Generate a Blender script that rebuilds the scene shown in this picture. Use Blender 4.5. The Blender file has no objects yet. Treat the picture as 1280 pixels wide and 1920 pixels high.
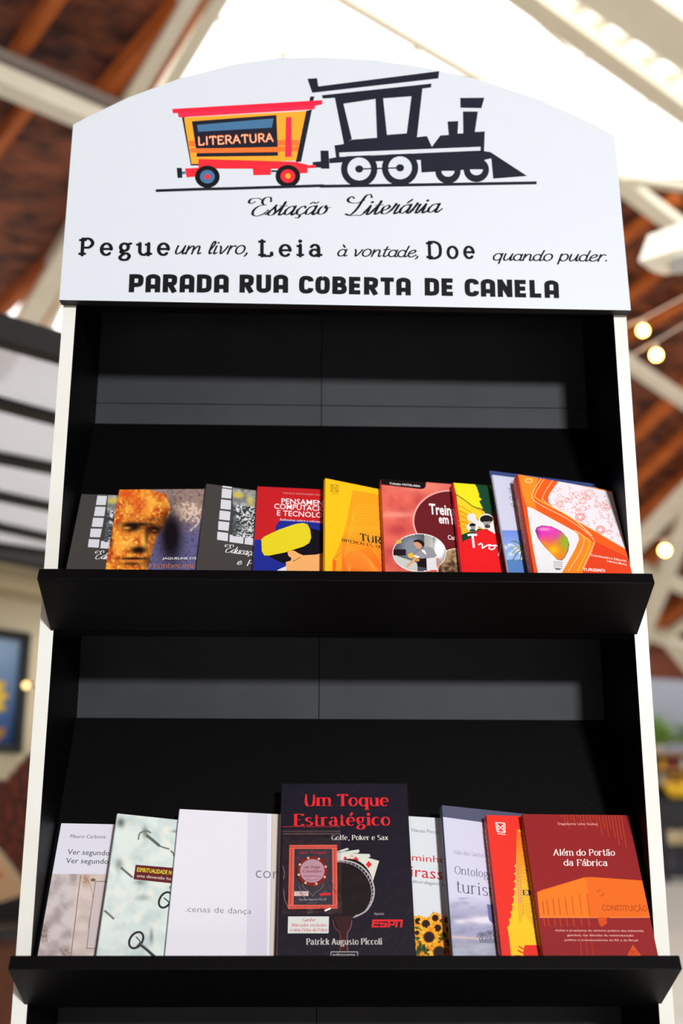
import bpy, bmesh, math, random, unicodedata
from mathutils import Vector, Matrix, noise
from mathutils.geometry import tessellate_polygon
random.seed(7)
SC = bpy.context.scene
COL = SC.collection
PI = math.pi
# ------------------------------------------------------------------ camera, world, light, exposure
Z0 = 1.15                                   # eye height above the floor
CR = Vector((0.99967578, -0.02531151, 0.00276833))
CU = Vector((-0.00922059, -0.25851876, 0.96596223))
CW = Vector((0.0237343, 0.96567457, 0.25866833))
CO = Vector((-0.04199, -1.46382, Z0))
F = 2100.0
cam = bpy.data.cameras.new('camera')
cam.sensor_fit = 'VERTICAL'; cam.sensor_height = 36.0; cam.sensor_width = 24.0
cam.lens = F / 1920 * 36.0
cam.dof.use_dof = True; cam.dof.focus_distance = 1.47; cam.dof.aperture_fstop = 2.5
cam.clip_start = .02
co = bpy.data.objects.new('camera', cam); COL.objects.link(co)
co.matrix_world = Matrix(((CR.x, CU.x, -CW.x, CO.x), (CR.y, CU.y, -CW.y, CO.y), (CR.z, CU.z, -CW.z, CO.z), (0, 0, 0, 1)))
SC.camera = co
world = bpy.data.worlds.new('world'); SC.world = world; world.use_nodes = True
wb = world.node_tree.nodes['Background']
wb.inputs['Color'].default_value = (1.0, .99, .96, 1); wb.inputs['Strength'].default_value = 2.6
SC.view_settings.view_transform = 'Standard'; SC.view_settings.look = 'None'
SC.view_settings.exposure = 0.15; SC.view_settings.gamma = 1.0; SC.view_settings.use_curve_mapping = False

def area_light(name, loc, target, sx, sy, power, color=(1, 1, 1)):
    l = bpy.data.lights.new(name, 'AREA'); l.shape = 'RECTANGLE'; l.size = sx; l.size_y = sy
    l.energy = power; l.color = color
    o = bpy.data.objects.new(name, l); COL.objects.link(o); o.location = loc
    o.rotation_euler = (Vector(target) - Vector(loc)).to_track_quat('-Z', 'Y').to_euler()
    return o
KEY = area_light('daylight_street_opening', (2.25, -8.6, Z0 + 2.35), (0, 0, Z0 + .3), .75, .6, 800, (.97, .985, 1))

# ------------------------------------------------------------------ helpers
def lin(c):
    return tuple((v / 255 / 12.92) if v / 255 <= .04045 else ((v / 255 + .055) / 1.055) ** 2.4 for v in c[:3]) + (1,)
def ray(x, y): return (CW + CR * ((x - 640) / F) - CU * ((y - 960) / F))
def hit(x, y, p, n):
    d = ray(x, y); return CO + d * ((Vector(p) - CO).dot(n) / d.dot(n))
def proj(P):
    d = P - CO; w = d.dot(CW); return (640 + F * d.dot(CR) / w, 960 - F * d.dot(CU) / w)
def at_y(x, y, Y): return hit(x, y, (0, Y, 0), Vector((0, 1, 0)))
def at_z(x, y, Z): return hit(x, y, (0, 0, Z), Vector((0, 0, 1)))

def mat(name, color, rough=.6, metal=0., noise_amt=0., noise_scale=8., bump=0., spec=.5, stretch=(1, 1, 1), color2=None, coat=0.):
    m = bpy.data.materials.new(name); m.use_nodes = True
    nt = m.node_tree; b = nt.nodes['Principled BSDF']
    b.inputs['Base Color'].default_value = lin(color); b.inputs['Roughness'].default_value = rough
    b.inputs['Metallic'].default_value = metal; b.inputs['Specular IOR Level'].default_value = spec
    b.inputs['Coat Weight'].default_value = coat
    if noise_amt or bump or color2:
        tc = nt.nodes.new('ShaderNodeTexCoord'); mp = nt.nodes.new('ShaderNodeMapping'); mp.inputs['Scale'].default_value = stretch
        n = nt.nodes.new('ShaderNodeTexNoise'); n.inputs['Scale'].default_value = noise_scale; n.inputs['Detail'].default_value = 6
        nt.links.new(tc.outputs['Object'], mp.inputs[0]); nt.links.new(mp.outputs[0], n.inputs['Vector'])
        if noise_amt or color2:
            r = nt.nodes.new('ShaderNodeValToRGB')
            c2 = lin(color2) if color2 else tuple(v * (1 - noise_amt) for v in lin(color)[:3]) + (1,)
            r.color_ramp.elements[0].position = .35; r.color_ramp.elements[0].color = c2
            r.color_ramp.elements[1].position = .65; r.color_ramp.elements[1].color = lin(color)
            nt.links.new(n.outputs['Fac'], r.inputs[0]); nt.links.new(r.outputs[0], b.inputs['Base Color'])
        if bump:
            bp = nt.nodes.new('ShaderNodeBump'); bp.inputs['Strength'].default_value = bump; bp.inputs['Distance'].default_value = .002
            nt.links.new(n.outputs['Fac'], bp.inputs['Height']); nt.links.new(bp.outputs[0], b.inputs['Normal'])
    return m
def glow(name, color, strength):
    m = bpy.data.materials.new(name); m.use_nodes = True
    b = m.node_tree.nodes['Principled BSDF']; b.inputs['Base Color'].default_value = lin(color)
    b.inputs['Emission Color'].default_value = lin(color); b.inputs['Emission Strength'].default_value = strength
    return m
def clear(name, tint=(1, 1, 1), amount=.12, rough=.05, bump=0., diffuse=0.):
    m = bpy.data.materials.new(name); m.use_nodes = True; nt = m.node_tree
    for n in list(nt.nodes):
        if n.type != 'OUTPUT_MATERIAL': nt.nodes.remove(n)
    out = nt.nodes[0]; t = nt.nodes.new('ShaderNodeBsdfTransparent'); t.inputs[0].default_value = (*tint, 1)
    g = nt.nodes.new('ShaderNodeBsdfGlossy'); g.inputs['Roughness'].default_value = rough
    mx = nt.nodes.new('ShaderNodeMixShader'); mx.inputs[0].default_value = amount
    nt.links.new(t.outputs[0], mx.inputs[1]); nt.links.new(g.outputs[0], mx.inputs[2])
    if bump:
        n = nt.nodes.new('ShaderNodeTexNoise'); n.inputs['Scale'].default_value = 60; n.inputs['Detail'].default_value = 3
        tc = nt.nodes.new('ShaderNodeTexCoord'); nt.links.new(tc.outputs['Object'], n.inputs['Vector'])
        bp = nt.nodes.new('ShaderNodeBump'); bp.inputs['Strength'].default_value = bump; bp.inputs['Distance'].default_value = .004
        nt.links.new(n.outputs['Fac'], bp.inputs['Height']); nt.links.new(bp.outputs[0], g.inputs['Normal'])
    last = mx
    if diffuse:
        d = nt.nodes.new('ShaderNodeBsdfTranslucent'); d.inputs[0].default_value = (.9, .9, .93, 1)
        d2 = nt.nodes.new('ShaderNodeBsdfDiffuse'); d2.inputs[0].default_value = (.85, .86, .9, 1)
        m1 = nt.nodes.new('ShaderNodeMixShader'); m1.inputs[0].default_value = .5
        nt.links.new(d.outputs[0], m1.inputs[1]); nt.links.new(d2.outputs[0], m1.inputs[2])
        m2 = nt.nodes.new('ShaderNodeMixShader'); m2.inputs[0].default_value = diffuse
        nt.links.new(mx.outputs[0], m2.inputs[1]); nt.links.new(m1.outputs[0], m2.inputs[2]); last = m2
    nt.links.new(last.outputs[0], out.inputs[0])
    return m
def printed(name, rough, spec=.5, coat=0.):
    m = bpy.data.materials.new(name); m.use_nodes = True; nt = m.node_tree; b = nt.nodes['Principled BSDF']
    a = nt.nodes.new('ShaderNodeAttribute'); a.attribute_name = 'ink'
    nt.links.new(a.outputs['Color'], b.inputs['Base Color'])
    b.inputs['Roughness'].default_value = rough; b.inputs['Specular IOR Level'].default_value = spec; b.inputs['Coat Weight'].default_value = coat
    return m

class MB:
    """collects boxes, bars, tubes, lathes; build() links them as one mesh"""
    def __init__(s): s.v = []; s.f = []; s.mi = []
    def add(s, vs, fs, m=0):
        k = len(s.v); s.v += [tuple(v) for v in vs]; s.f += [tuple(i + k for i in f) for f in fs]; s.mi += [m] * len(fs)
    def box(s, c, d, m=0, M=None):
        vs = [Vector((c[0] + sx * d[0] / 2, c[1] + sy * d[1] / 2, c[2] + sz * d[2] / 2)) for sx in (-1, 1) for sy in (-1, 1) for sz in (-1, 1)]
        if M: vs = [M @ v for v in vs]
        s.add(vs, [(0, 1, 3, 2), (4, 6, 7, 5), (0, 4, 5, 1), (2, 3, 7, 6), (0, 2, 6, 4), (1, 5, 7, 3)], m)
    def prism(s, prof, x0, x1, m=0):
        """profile of (y, z) points extruded along x"""
        n = len(prof); vs = [(x0, a, b) for a, b in prof] + [(x1, a, b) for a, b in prof]
        fs = [(i, (i + 1) % n, n + (i + 1) % n, n + i) for i in range(n)] + [tuple(range(n))[::-1], tuple(range(n, 2 * n))]
        s.add(vs, fs, m)
    def bar(s, a, b, w, h, m=0, up=(0, 0, 1)):
        a = Vector(a); b = Vector(b); d = (b - a).normalized(); sd = d.cross(Vector(up)).normalized(); u = sd.cross(d)
        vs = [p + sd * (i * w / 2) + u * (j * h / 2) for p in (a, b) for i, j in ((-1, -1), (1, -1), (1, 1), (-1, 1))]
        s.add(vs, [(0, 1, 2, 3), (7, 6, 5, 4), (0, 4, 5, 1), (1, 5, 6, 2), (2, 6, 7, 3), (3, 7, 4, 0)], m)
    def tube(s, pts, r, n=8, m=0):
        pts = [Vector(p) for p in pts]; k = len(s.v)
        for i, p in enumerate(pts):
            d = (pts[min(i + 1, len(pts) - 1)] - pts[max(i - 1, 0)]).normalized()
            a = d.orthogonal().normalized() if abs(d.z) > .9 else d.cross(Vector((0, 0, 1))).normalized(); b = d.cross(a)
            rr = r[i] if isinstance(r, (list, tuple)) else r
            s.v += [tuple(p + a * math.cos(2 * PI * j / n) * rr + b * math.sin(2 * PI * j / n) * rr) for j in range(n)]
        for i in range(len(pts) - 1):
            for j in range(n):
                s.f.append((k + i * n + j, k + i * n + (j + 1) % n, k + (i + 1) * n + (j + 1) % n, k + (i + 1) * n + j)); s.mi.append(m)
        s.f.append(tuple(k + j for j in range(n))[::-1]); s.f.append(tuple(k + (len(pts) - 1) * n + j for j in range(n))); s.mi += [m, m]
    def lathe(s, prof, c=(0, 0, 0), n=20, m=0):
        k = len(s.v)
        for r, z in prof: s.v += [(c[0] + r * math.cos(2 * PI * j / n), c[1] + r * math.sin(2 * PI * j / n), c[2] + z) for j in range(n)]
        for i in range(len(prof) - 1):
            for j in range(n):
                s.f.append((k + i * n + j, k + i * n + (j + 1) % n, k + (i + 1) * n + (j + 1) % n, k + (i + 1) * n + j)); s.mi.append(m)
        s.f.append(tuple(k + j for j in range(n))[::-1]); s.f.append(tuple(k + (len(prof) - 1) * n + j for j in range(n))); s.mi += [m, m]
    def build(s, name, mats, parent=None, bevel=0., smooth=False, world_space=True):
        me = bpy.data.meshes.new(name); me.from_pydata(s.v, [], s.f); me.update()
        for m in (mats if isinstance(mats, (list, tuple)) else [mats]): me.materials.append(m)
        for p, i in zip(me.polygons, s.mi): p.material_index = i; p.use_smooth = smooth
        o = bpy.data.objects.new(name, me); COL.objects.link(o)
        if parent is not None:
            o.parent = parent
            if world_space: o.matrix_parent_inverse = parent.matrix_basis.inverted()
        if bevel:
            b = o.modifiers.new('bevel', 'BEVEL'); b.width = bevel; b.segments = 2; b.limit_method = 'ANGLE'
        return o
def tag(o, label=None, cat=None, group=None, kind=None):
    if label: o['label'] = label
    if cat: o['category'] = cat
    if group: o['group'] = group
    if kind: o['kind'] = kind
    return o
def empty(name, loc=(0, 0, 0), M=None):
    o = bpy.data.objects.new(name, None); COL.objects.link(o); o.empty_display_size = .05
    if M is not None: o.matrix_basis = M
    else: o.location = loc
    return o

# ------------------------------------------------------------------ printing: polygons, pictures and lettering laid on a flat face
def clip_rect(poly, w, h):
    for ax, lim, sg in ((0, 0, 1), (0, w, -1), (1, 0, 1), (1, h, -1)):
        out = []
        for i in range(len(poly)):
            a = poly[i - 1]; b = poly[i]; ia = (a[ax] - lim) * sg >= 0; ib = (b[ax] - lim) * sg >= 0
            if ia != ib:
                t = (lim - a[ax]) / (b[ax] - a[ax]); out.append((a[0] + (b[0] - a[0]) * t, a[1] + (b[1] - a[1]) * t))
            if ib: out.append(b)
        poly = out
        if len(poly) < 3: return []
    return poly
def E(cx, cy, rx, ry, a0=0, a1=360, n=None):
    n = n or max(4, int(abs(a1 - a0) / 18))
    return ('s', [(cx + rx * math.cos(math.radians(a0 + (a1 - a0) * i / n)), cy + ry * math.sin(math.radians(a0 + (a1 - a0) * i / n))) for i in range(n + 1)])
def L(*p): return ('l', list(zip(p[::2], p[1::2])))
def S(*p):
    P = list(zip(p[::2], p[1::2])); Q = [P[0]] + P + [P[-1]]; out = []
    for i in range(1, len(Q) - 2):
        for k in range(5):
            t = k / 5; a, b, c, d = Q[i - 1:i + 3]
            out.append(tuple(.5 * (2 * b[j] + (c[j] - a[j]) * t + (2 * a[j] - 5 * b[j] + 4 * c[j] - d[j]) * t * t + (3 * b[j] - a[j] - 3 * c[j] + d[j]) * t ** 3) for j in (0, 1)))
    return ('s', out + [P[-1]])
ROM = {  # advance, strokes; baseline 0, x-height 5, capital 7
 'a': (4.6, [S(.5, 4.1, 1.5, 5, 2.8, 4.8, 3.4, 3.6), L(3.4, 3.6, 3.4, 0), E(1.8, 1.45, 1.6, 1.45, 60, 420)]),
 'b': (4.8, [L(.3, 7, .3, 0), E(2.2, 2.5, 1.9, 2.5)]), 'c': (4.3, [E(2.2, 2.5, 2, 2.5, 45, 315)]),
 'd': (5, [L(4, 7, 4, 0), E(2.1, 2.5, 1.9, 2.5)]), 'e': (4.6, [L(.3, 2.6, 4, 2.6), E(2.1, 2.5, 1.9, 2.5, 0, 315)]),
 'f': (3, [('s', [(1.3, 0), (1.3, 3), (1.3, 5.6)] + E(2.3, 5.6, 1, 1.4, 160, 50)[1]), L(.2, 5, 2.5, 5)]),
 'g': (4.8, [E(1.9, 3.4, 1.5, 1.6), S(1, 2, .6, 1.3, 1.4, .8, 3.2, .5, 3.9, -.6, 3, -2, 1.2, -2.1, .3, -1.2, .9, -.2, 1.8, .4), L(3.2, 4.6, 4.4, 5)]),
 'h': (5, [L(.4, 7, .4, 0), ('s', E(2.2, 3.3, 1.7, 1.7, 170, 0)[1] + [(3.9, 1.5), (3.9, 0)])]),
 'i': (2, [L(.8, 5, .8, 0), 'dot.8,6.7']), 'j': (2, [('s', [(1, 5), (1, 1)] + E(0, -.8, 1, 1.4, 0, -100)[1]), 'dot1,6.7']),
 'k': (4.6, [L(.4, 7, .4, 0), L(3.7, 5, .4, 2), L(1.6, 3, 3.9, 0)]), 'l': (2, [L(.8, 7, .8, 0)]),
 'm': (7.6, [L(.4, 5, .4, 0), ('s', E(2, 3.4, 1.6, 1.6, 170, 0)[1] + [(3.6, 1.5), (3.6, 0)]), ('s', E(5.2, 3.4, 1.6, 1.6, 170, 0)[1] + [(6.8, 1.5), (6.8, 0)])]),
 'n': (5, [L(.4, 5, .4, 0), ('s', E(2.2, 3.3, 1.7, 1.7, 170, 0)[1] + [(3.9, 1.5), (3.9, 0)])]),
 'o': (4.8, [E(2.2, 2.5, 2, 2.5)]), 'p': (4.8, [L(.4, 5, .4, -2.3), E(2.3, 2.5, 1.9, 2.5)]), 'q': (5, [L(4, 5, 4, -2.3), E(2.1, 2.5, 1.9, 2.5)]),
 'r': (3.6, [L(.5, 5, .5, 0), E(2, 3.5, 1.4, 1.5, 170, 40)]),
 's': (4, [S(3.3, 4.3, 2, 5, .7, 4.2, .8, 3.1, 2, 2.5, 3.2, 1.8, 3.3, .8, 2, 0, .4, .7)]),
 't': (3.2, [('s', [(1.2, 6.6), (1.2, 3), (1.2, 1.2)] + E(2.2, 1.1, 1, 1.1, 190, 320)[1]), L(.1, 5, 2.6, 5)]),
 'u': (5, [('s', [(.5, 5), (.5, 3), (.5, 1.8)] + E(2.2, 1.7, 1.7, 1.7, 190, 360)[1]), L(3.9, 5, 3.9, 0)]),
 'v': (4.6, [L(.2, 5, 2.1, 0), L(2.1, 0, 4, 5)]), 'x': (4.6, [L(.3, 5, 3.9, 0), L(3.9, 5, .3, 0)]),
 'z': (4.2, [L(.3, 5, 3.6, 5, .3, 0, 3.8, 0)]), 'y': (4.6, [L(.3, 5, 2.1, 0), L(4, 5, 1.6, -2)]), 'w': (6.6, [L(.2, 5, 1.7, 0, 3.1, 5, 4.6, 0, 6, 5)]),
 'A': (6, [L(0, 0, 2.6, 7), L(2.6, 7, 5.2, 0), L(1, 2.4, 4.2, 2.4)]), 'B': (5.4, [L(.6, 7, .6, 0), S(.6, 7, 3, 7, 4.3, 5.4, 3, 3.8, .6, 3.8), S(.6, 3.8, 3.4, 3.7, 4.7, 1.9, 3.3, 0, .6, 0)]),
 'C': (6, [E(3.1, 3.5, 2.8, 3.5, 45, 315)]), 'D': (6.2, [L(.8, 7, .8, 0), S(.8, 7, 3.4, 7, 5.4, 5.4, 5.4, 1.6, 3.4, 0, .8, 0)]),
 'E': (5.4, [L(.8, 7, .8, 0), L(.8, 7, 4.6, 7, 4.6, 6), L(.8, 3.6, 3.6, 3.6), L(.8, 0, 4.8, 0, 4.8, 1)]), 'F': (5, [L(.8, 7, .8, 0), L(.8, 7, 4.6, 7, 4.6, 6), L(.8, 3.6, 3.4, 3.6)]),
 'G': (6.2, [E(3.1, 3.5, 2.8, 3.5, 45, 350), L(5.6, 0, 5.6, 3, 4, 3)]), 'I': (2.6, [L(1.1, 7, 1.1, 0)]), 'J': (4, [S(3, 7, 3, 2, 2, 0, .5, .6)]),
 'L': (5.2, [L(.8, 7, .8, 0), L(.8, 0, 4.6, 0, 4.6, 1.4)]), 'M': (7.4, [L(.8, 0, .8, 7), L(.8, 7, 3.5, 1, 6.2, 7), L(6.2, 7, 6.2, 0)]),
 'N': (6.2, [L(.8, 0, .8, 7), L(.8, 7, 5.2, 0), L(5.2, 0, 5.2, 7)]), 'O': (6.6, [E(3.2, 3.5, 2.9, 3.5)]),
 'P': (5.4, [L(.8, 7, .8, 0), S(.8, 7, 3.4, 7, 4.7, 5.2, 3.4, 3.3, .8, 3.3)]), 'R': (5.8, [L(.8, 7, .8, 0), S(.8, 7, 3.4, 7, 4.6, 5.3, 3.4, 3.5, .8, 3.5), L(2.6, 3.5, 5.2, 0)]),
 'S': (5, [S(4.1, 6, 2.6, 7, .8, 6.2, .7, 4.7, 2.4, 3.6, 4.2, 2.4, 4.2, .9, 2.4, 0, .5, .9)]), 'T': (5.4, [L(2.6, 7, 2.6, 0), L(.2, 6, .2, 7, 5, 7, 5, 6)]),
 'U': (6.2, [S(.8, 7, .8, 2.4, 1.6, .3, 3, 0, 4.5, .4, 5.2, 2.4, 5.2, 7)]), 'V': (6, [L(.2, 7, 2.8, 0), L(2.8, 0, 5.4, 7)]), ',': (2, [S(.9, .5, 1, -.3, .4, -1.3)]), '.': (2, ['dot.8,.4']),
}
HAND = dict(ROM); HAND.update({'a': (4.6, [E(1.9, 2.3, 1.8, 2.3, 50, 400), S(3.7, 4.6, 3.6, 1, 4.1, 0, 5, .6)]),
 'g': (4.6, [E(1.9, 2.5, 1.8, 2.4, 50, 400), S(3.7, 4.8, 3.5, 0, 2.6, -2.3, 1, -1.8)]), 'l': (2.2, [S(.5, 1.6, 1.9, 5.5, 1.6, 7.4, .8, 6.6, .6, 3, 1, .2, 1.9, .6)]),
 'u': (5, [S(.5, 4.8, .5, 1.2, 1.5, 0, 3, 1.2, 3.9, 4.4), S(3.9, 4.8, 3.8, 1, 4.2, 0, 5, .7)]), 'i': (2.2, [S(.8, 4.6, .7, 1, 1.1, 0, 2, .7), 'dot1,6.6']),
 'v': (4.4, [S(.3, 4.6, .9, 3.6, 1.7, .1, 3, 2, 3.9, 4.6)]), 'n': (5, [L(.5, 4.7, .5, 0), S(.6, 2, 1.8, 4.4, 3.2, 4.4, 3.6, 2.8, 3.7, .6, 4.2, 0, 5, .6)]),
 'm': (7.4, [L(.5, 4.7, .5, 0), S(.6, 2, 1.8, 4.4, 2.9, 4.4, 3.2, 2.8, 3.3, 0), S(3.3, 2, 4.5, 4.4, 5.6, 4.4, 5.9, 2.8, 6, .6, 6.5, 0, 7.3, .6)]),
 'e': (4.2, [S(.4, 2.2, 2.6, 2.8, 3.3, 4, 2.4, 4.8, .8, 3.8, .3, 1.8, 1.2, .1, 2.8, .2, 4.2, 1.4)]), 'd': (5, [E(1.9, 2.3, 1.8, 2.3, 50, 400), S(4.1, 7.4, 3.7, 4, 3.6, 1, 4.1, 0, 5, .7)]),
 'r': (3.5, [L(.6, 4.8, .5, 0), S(.6, 2.4, 1.4, 4.2, 2.4, 4.8, 3.2, 4.4)]), 't': (3.2, [S(1.4, 6.8, 1.1, 3, 1.2, .6, 1.9, 0, 3, .8), L(.1, 4.8, 3, 5)])})
SCR = dict(HAND); SCR.update({  # looping copperplate
 'E': (6.4, [S(5.2, 6.2, 4.4, 7.9, 2.6, 7.9, 1.9, 6.4, 2.8, 4.9, 4.1, 4.6), S(4.1, 4.6, 1.6, 4.2, .2, 2.4, .6, .4, 2.4, -.3, 4.4, .6, 5.6, 2.2), S(2.2, 6.5, 0, 7.6, -2.6, 7.4, -3, 6, -1.9, 5.3, -.8, 6)]),
 'L': (5.6, [S(5.2, 7.6, 4.3, 8.9, 3, 8.4, 2.4, 6.4, 1.8, 3, .8, .6, -.4, -.2, -1.6, .4), S(-1.2, .5, .6, -.3, 2.4, -.2, 3.8, -.3, 5.2, .8), S(3, 6.4, .8, 5.2, -1.9, 5.6, -3, 7, -2, 8.2, -1, 7.4)]),
 's': (3.6, [S(-.6, .6, 1.2, 3.2, 2.2, 5.6), S(2.2, 5.4, 2.4, 3.6, 3, 1.8, 2.4, .2, 1, 0, .3, .9, .8, 1.6)]),
 't': (3, [S(-.5, 1.2, .8, 3.8, 1.9, 6.4), L(1.7, 7.4, 1.2, 1.6), S(1.2, 1.6, 1.3, .2, 2, 0, 3.4, 1.8), L(.1, 5.2, 3.2, 5.2)]),
 'i': (2.6, [S(-.5, 1.2, .4, 3, 1, 4.8), L(1, 4.9, .9, 1.4), S(.9, 1.4, 1, .1, 1.6, 0, 3, 1.8), 'dot1.1,6.9']),
 'e': (3.9, [S(-.4, 1.4, 2.1, 2.6, 2.9, 3.9, 2.2, 4.9), S(2.2, 4.9, .7, 4, .4, 2, .9, .4, 2, 0, 3.2, .7, 4.2, 2)]),
 'r': (3.3, [S(-.5, 1.2, .5, 3.4, .9, 5.6), S(.9, 5.2, 1.5, 4.7, 2.2, 4.8), L(2.2, 4.8, 1.7, 1.4), S(1.7, 1.4, 1.8, .1, 2.4, 0, 3.8, 1.8)]),
 'a': (4.8, [S(3.2, 4.4, 2.4, 5, 1, 4.2), S(1, 4.2, .2, 2.4, .5, .5, 1.4, .1), S(1.4, .1, 2.4, .9, 3.5, 3), L(3.6, 4.9, 3.3, 1.4), S(3.3, 1.4, 3.4, .2, 4, 0, 5.3, 1.8)]),
 'c': (3.7, [S(3, 4, 2.4, 5, 1.2, 4.4), S(1.2, 4.4, .2, 2.6, .6, .6, 1.7, 0), S(1.7, 0, 2.8, .5, 4.1, 1.9)]),
 'o': (4.3, [S(2.4, 5, 1, 4.4, .3, 2.6, .6, .7, 1.6, 0), S(1.6, 0, 3, .8, 3.5, 2.8, 2.6, 4.9), S(2.7, 4.7, 2.6, 3.6, 4.6, 4)]),
 'u': (4.6, [S(-.4, 2, .2, 3.4, .7, 4.8), S(.7, 4.9, .6, 2, .9, .3, 1.7, 0, 2.8, 1.2, 3.4, 3.4), L(3.5, 4.9, 3.2, 1.4), S(3.2, 1.4, 3.3, .2, 3.9, 0, 5.2, 1.8)]),
 'd': (4.8, [S(3.2, 4.4, 2.4, 5, 1, 4.2), S(1, 4.2, .2, 2.4, .5, .5, 1.4, .1), S(1.4, .1, 2.4, .9, 3.5, 3), L(3.9, 8, 3.3, 1.4), S(3.3, 1.4, 3.4, .2, 4, 0, 5.3, 1.8)]),
 'n': (4.8, [L(.8, 4.9, .5, 0), S(.6, 1.6, 1.8, 4.4, 2.8, 4.9), S(2.8, 4.9, 3.4, 4.2, 3.2, 1.4), S(3.2, 1.4, 3.3, .1, 3.9, 0, 5.2, 1.8)]),
 'p': (4.6, [L(.9, 5.4, .3, -3), S(.6, 1.4, 1.6, 4.4, 2.8, 4.9), S(2.8, 4.9, 3.7, 3.8, 3, 1, 1.8, 0, 1, .8)])})
for q_ in 'EL': SCR[q_] = (SCR[q_][0], [(kk, [(x * 1.1, y * 1.28) for x, y in pp]) for kk, pp in SCR[q_][1]])
BLK = {  # heavy rounded capitals
 'P': (4.4, [L(.85, 0, .85, 7), S(.85, 6.15, 2.4, 6.15, 3.5, 5.8, 3.65, 4.5, 3.4, 3.2, 2.4, 2.85, .85, 2.85)]),
 'A': (4.6, [L(.85, 0, .85, 4.4), S(.85, 4.4, 1.0, 5.7, 2.3, 6.2, 3.6, 5.7, 3.75, 4.4), L(3.75, 4.4, 3.75, 0), L(.85, 2.2, 3.75, 2.2)]),
 'R': (4.5, [L(.85, 0, .85, 7), S(.85, 6.15, 2.4, 6.15, 3.5, 5.8, 3.6, 4.7, 3.4, 3.6, 2.4, 3.2, .85, 3.2), L(2.2, 3.2, 3.75, 0)]),
 'D': (4.6, [L(.85, 0, .85, 7), S(.85, 6.15, 2.4, 6.15, 3.6, 5.6, 3.75, 3.5, 3.6, 1.4, 2.4, .85, .85, .85)]),
 'U': (4.6, [S(.85, 7, .85, 2.4, 1.1, 1.2, 2.3, .8, 3.5, 1.2, 3.75, 2.4, 3.75, 7)]),
 'C': (4.4, [S(3.75, 4.8, 3.5, 5.8, 2.3, 6.2, 1.1, 5.7, .85, 3.5, 1.1, 1.3, 2.3, .8, 3.5, 1.2, 3.75, 2.2)]),
 'O': (4.6, [S(2.3, 6.2, 1.1, 5.7, .85, 3.5, 1.1, 1.3, 2.3, .8, 3.5, 1.3, 3.75, 3.5, 3.5, 5.7, 2.3, 6.2)]),
 'B': (4.5, [L(.85, 0, .85, 7), S(.85, 6.15, 2.6, 6.15, 3.4, 5.5, 3.3, 4.3, 2.6, 3.6, .85, 3.6), S(.85, 3.6, 2.8, 3.5, 3.7, 2.7, 3.6, 1.3, 2.8, .85, .85, .85)]),
 'E': (4.0, [L(.85, 0, .85, 7), L(.85, 6.15, 3.6, 6.15), L(.85, 3.5, 3.4, 3.5), L(.85, .85, 3.6, .85)]),
 'T': (4.2, [L(2.1, 0, 2.1, 7), L(0, 6.15, 4.2, 6.15)]), 'N': (4.7, [L(.85, 0, .85, 7), L(.85, 6.6, 3.85, .4), L(3.85, 0, 3.85, 7)]),
 'L': (4.0, [L(.85, 0, .85, 7), L(.85, .85, 3.7, .85)])}
STY = {  # font, thin, thick, slant, tracking, space, serif, round caps
 'script': (SCR, .34, 1.1, .34, .1, 5.5, 0, 1), 'hand': (HAND, .72, .95, .3, .1, 3.0, 0, 1),
 'type': (ROM, 1.0, 1.4, 0, 2.6, 4, 1.0, 1), 'didone': (ROM, .32, 1.65, 0, .9, 3, .75, 0), 'block': (BLK, 1.7, 1.7, 0, .75, 2.6, 0, 0),
 'comic': (ROM, .75, .75, 0, .7, 2, 0, 1), 'serif': (ROM, .3, .75, 0, .7, 3, .6, 0), 'decor': (ROM, .5, 1.1, .12, .6, 3, .5, 1), 'logo': (BLK, 1.7, 1.7, .25, .4, 2, 0, 0)}
def ribbon(kind, pts, thin, thick, rnd):
    out = []
    def w(a, b):
        dx, dy = b[0] - a[0], b[1] - a[1]; l = math.hypot(dx, dy) or 1
        return (thin + (thick - thin) * (abs(dy) / l) ** 1.6) / 2
    n = len(pts)
    if kind == 'l':
        for a, b in zip(pts, pts[1:]):
            h = w(a, b); dx, dy = b[0] - a[0], b[1] - a[1]; l = math.hypot(dx, dy) or 1; nx, ny = -dy / l * h, dx / l * h
            out.append([(a[0] + nx, a[1] + ny), (a[0] - nx, a[1] - ny), (b[0] - nx, b[1] - ny), (b[0] + nx, b[1] + ny)])
    else:
        ed = []
        for i in range(n):
            a = pts[max(i - 1, 0)]; b = pts[min(i + 1, n - 1)]; h = w(a, b)
            if thick / max(thin, .01) > 3 and kind == 's' and n > 3: 
                e = min(i, n - 1 - i) / (n - 1); h = max(thin / 2, h * min(1, .45 + e * 2.6))
            dx, dy = b[0] - a[0], b[1] - a[1]; l = math.hypot(dx, dy) or 1
            ed.append(((pts[i][0] - dy / l * h, pts[i][1] + dx / l * h), (pts[i][0] + dy / l * h, pts[i][1] - dx / l * h)))
        for p, q in zip(ed, ed[1:]): out.append([p[0], p[1], q[1], q[0]])
    if rnd:
        for (a, b) in ((pts[0], pts[1]), (pts[-1], pts[-2])):
            r = w(a, b); out.append([(a[0] + r * math.cos(2 * PI * k / 8), a[1] + r * math.sin(2 * PI * k / 8)) for k in range(8)])
    return out
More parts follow.
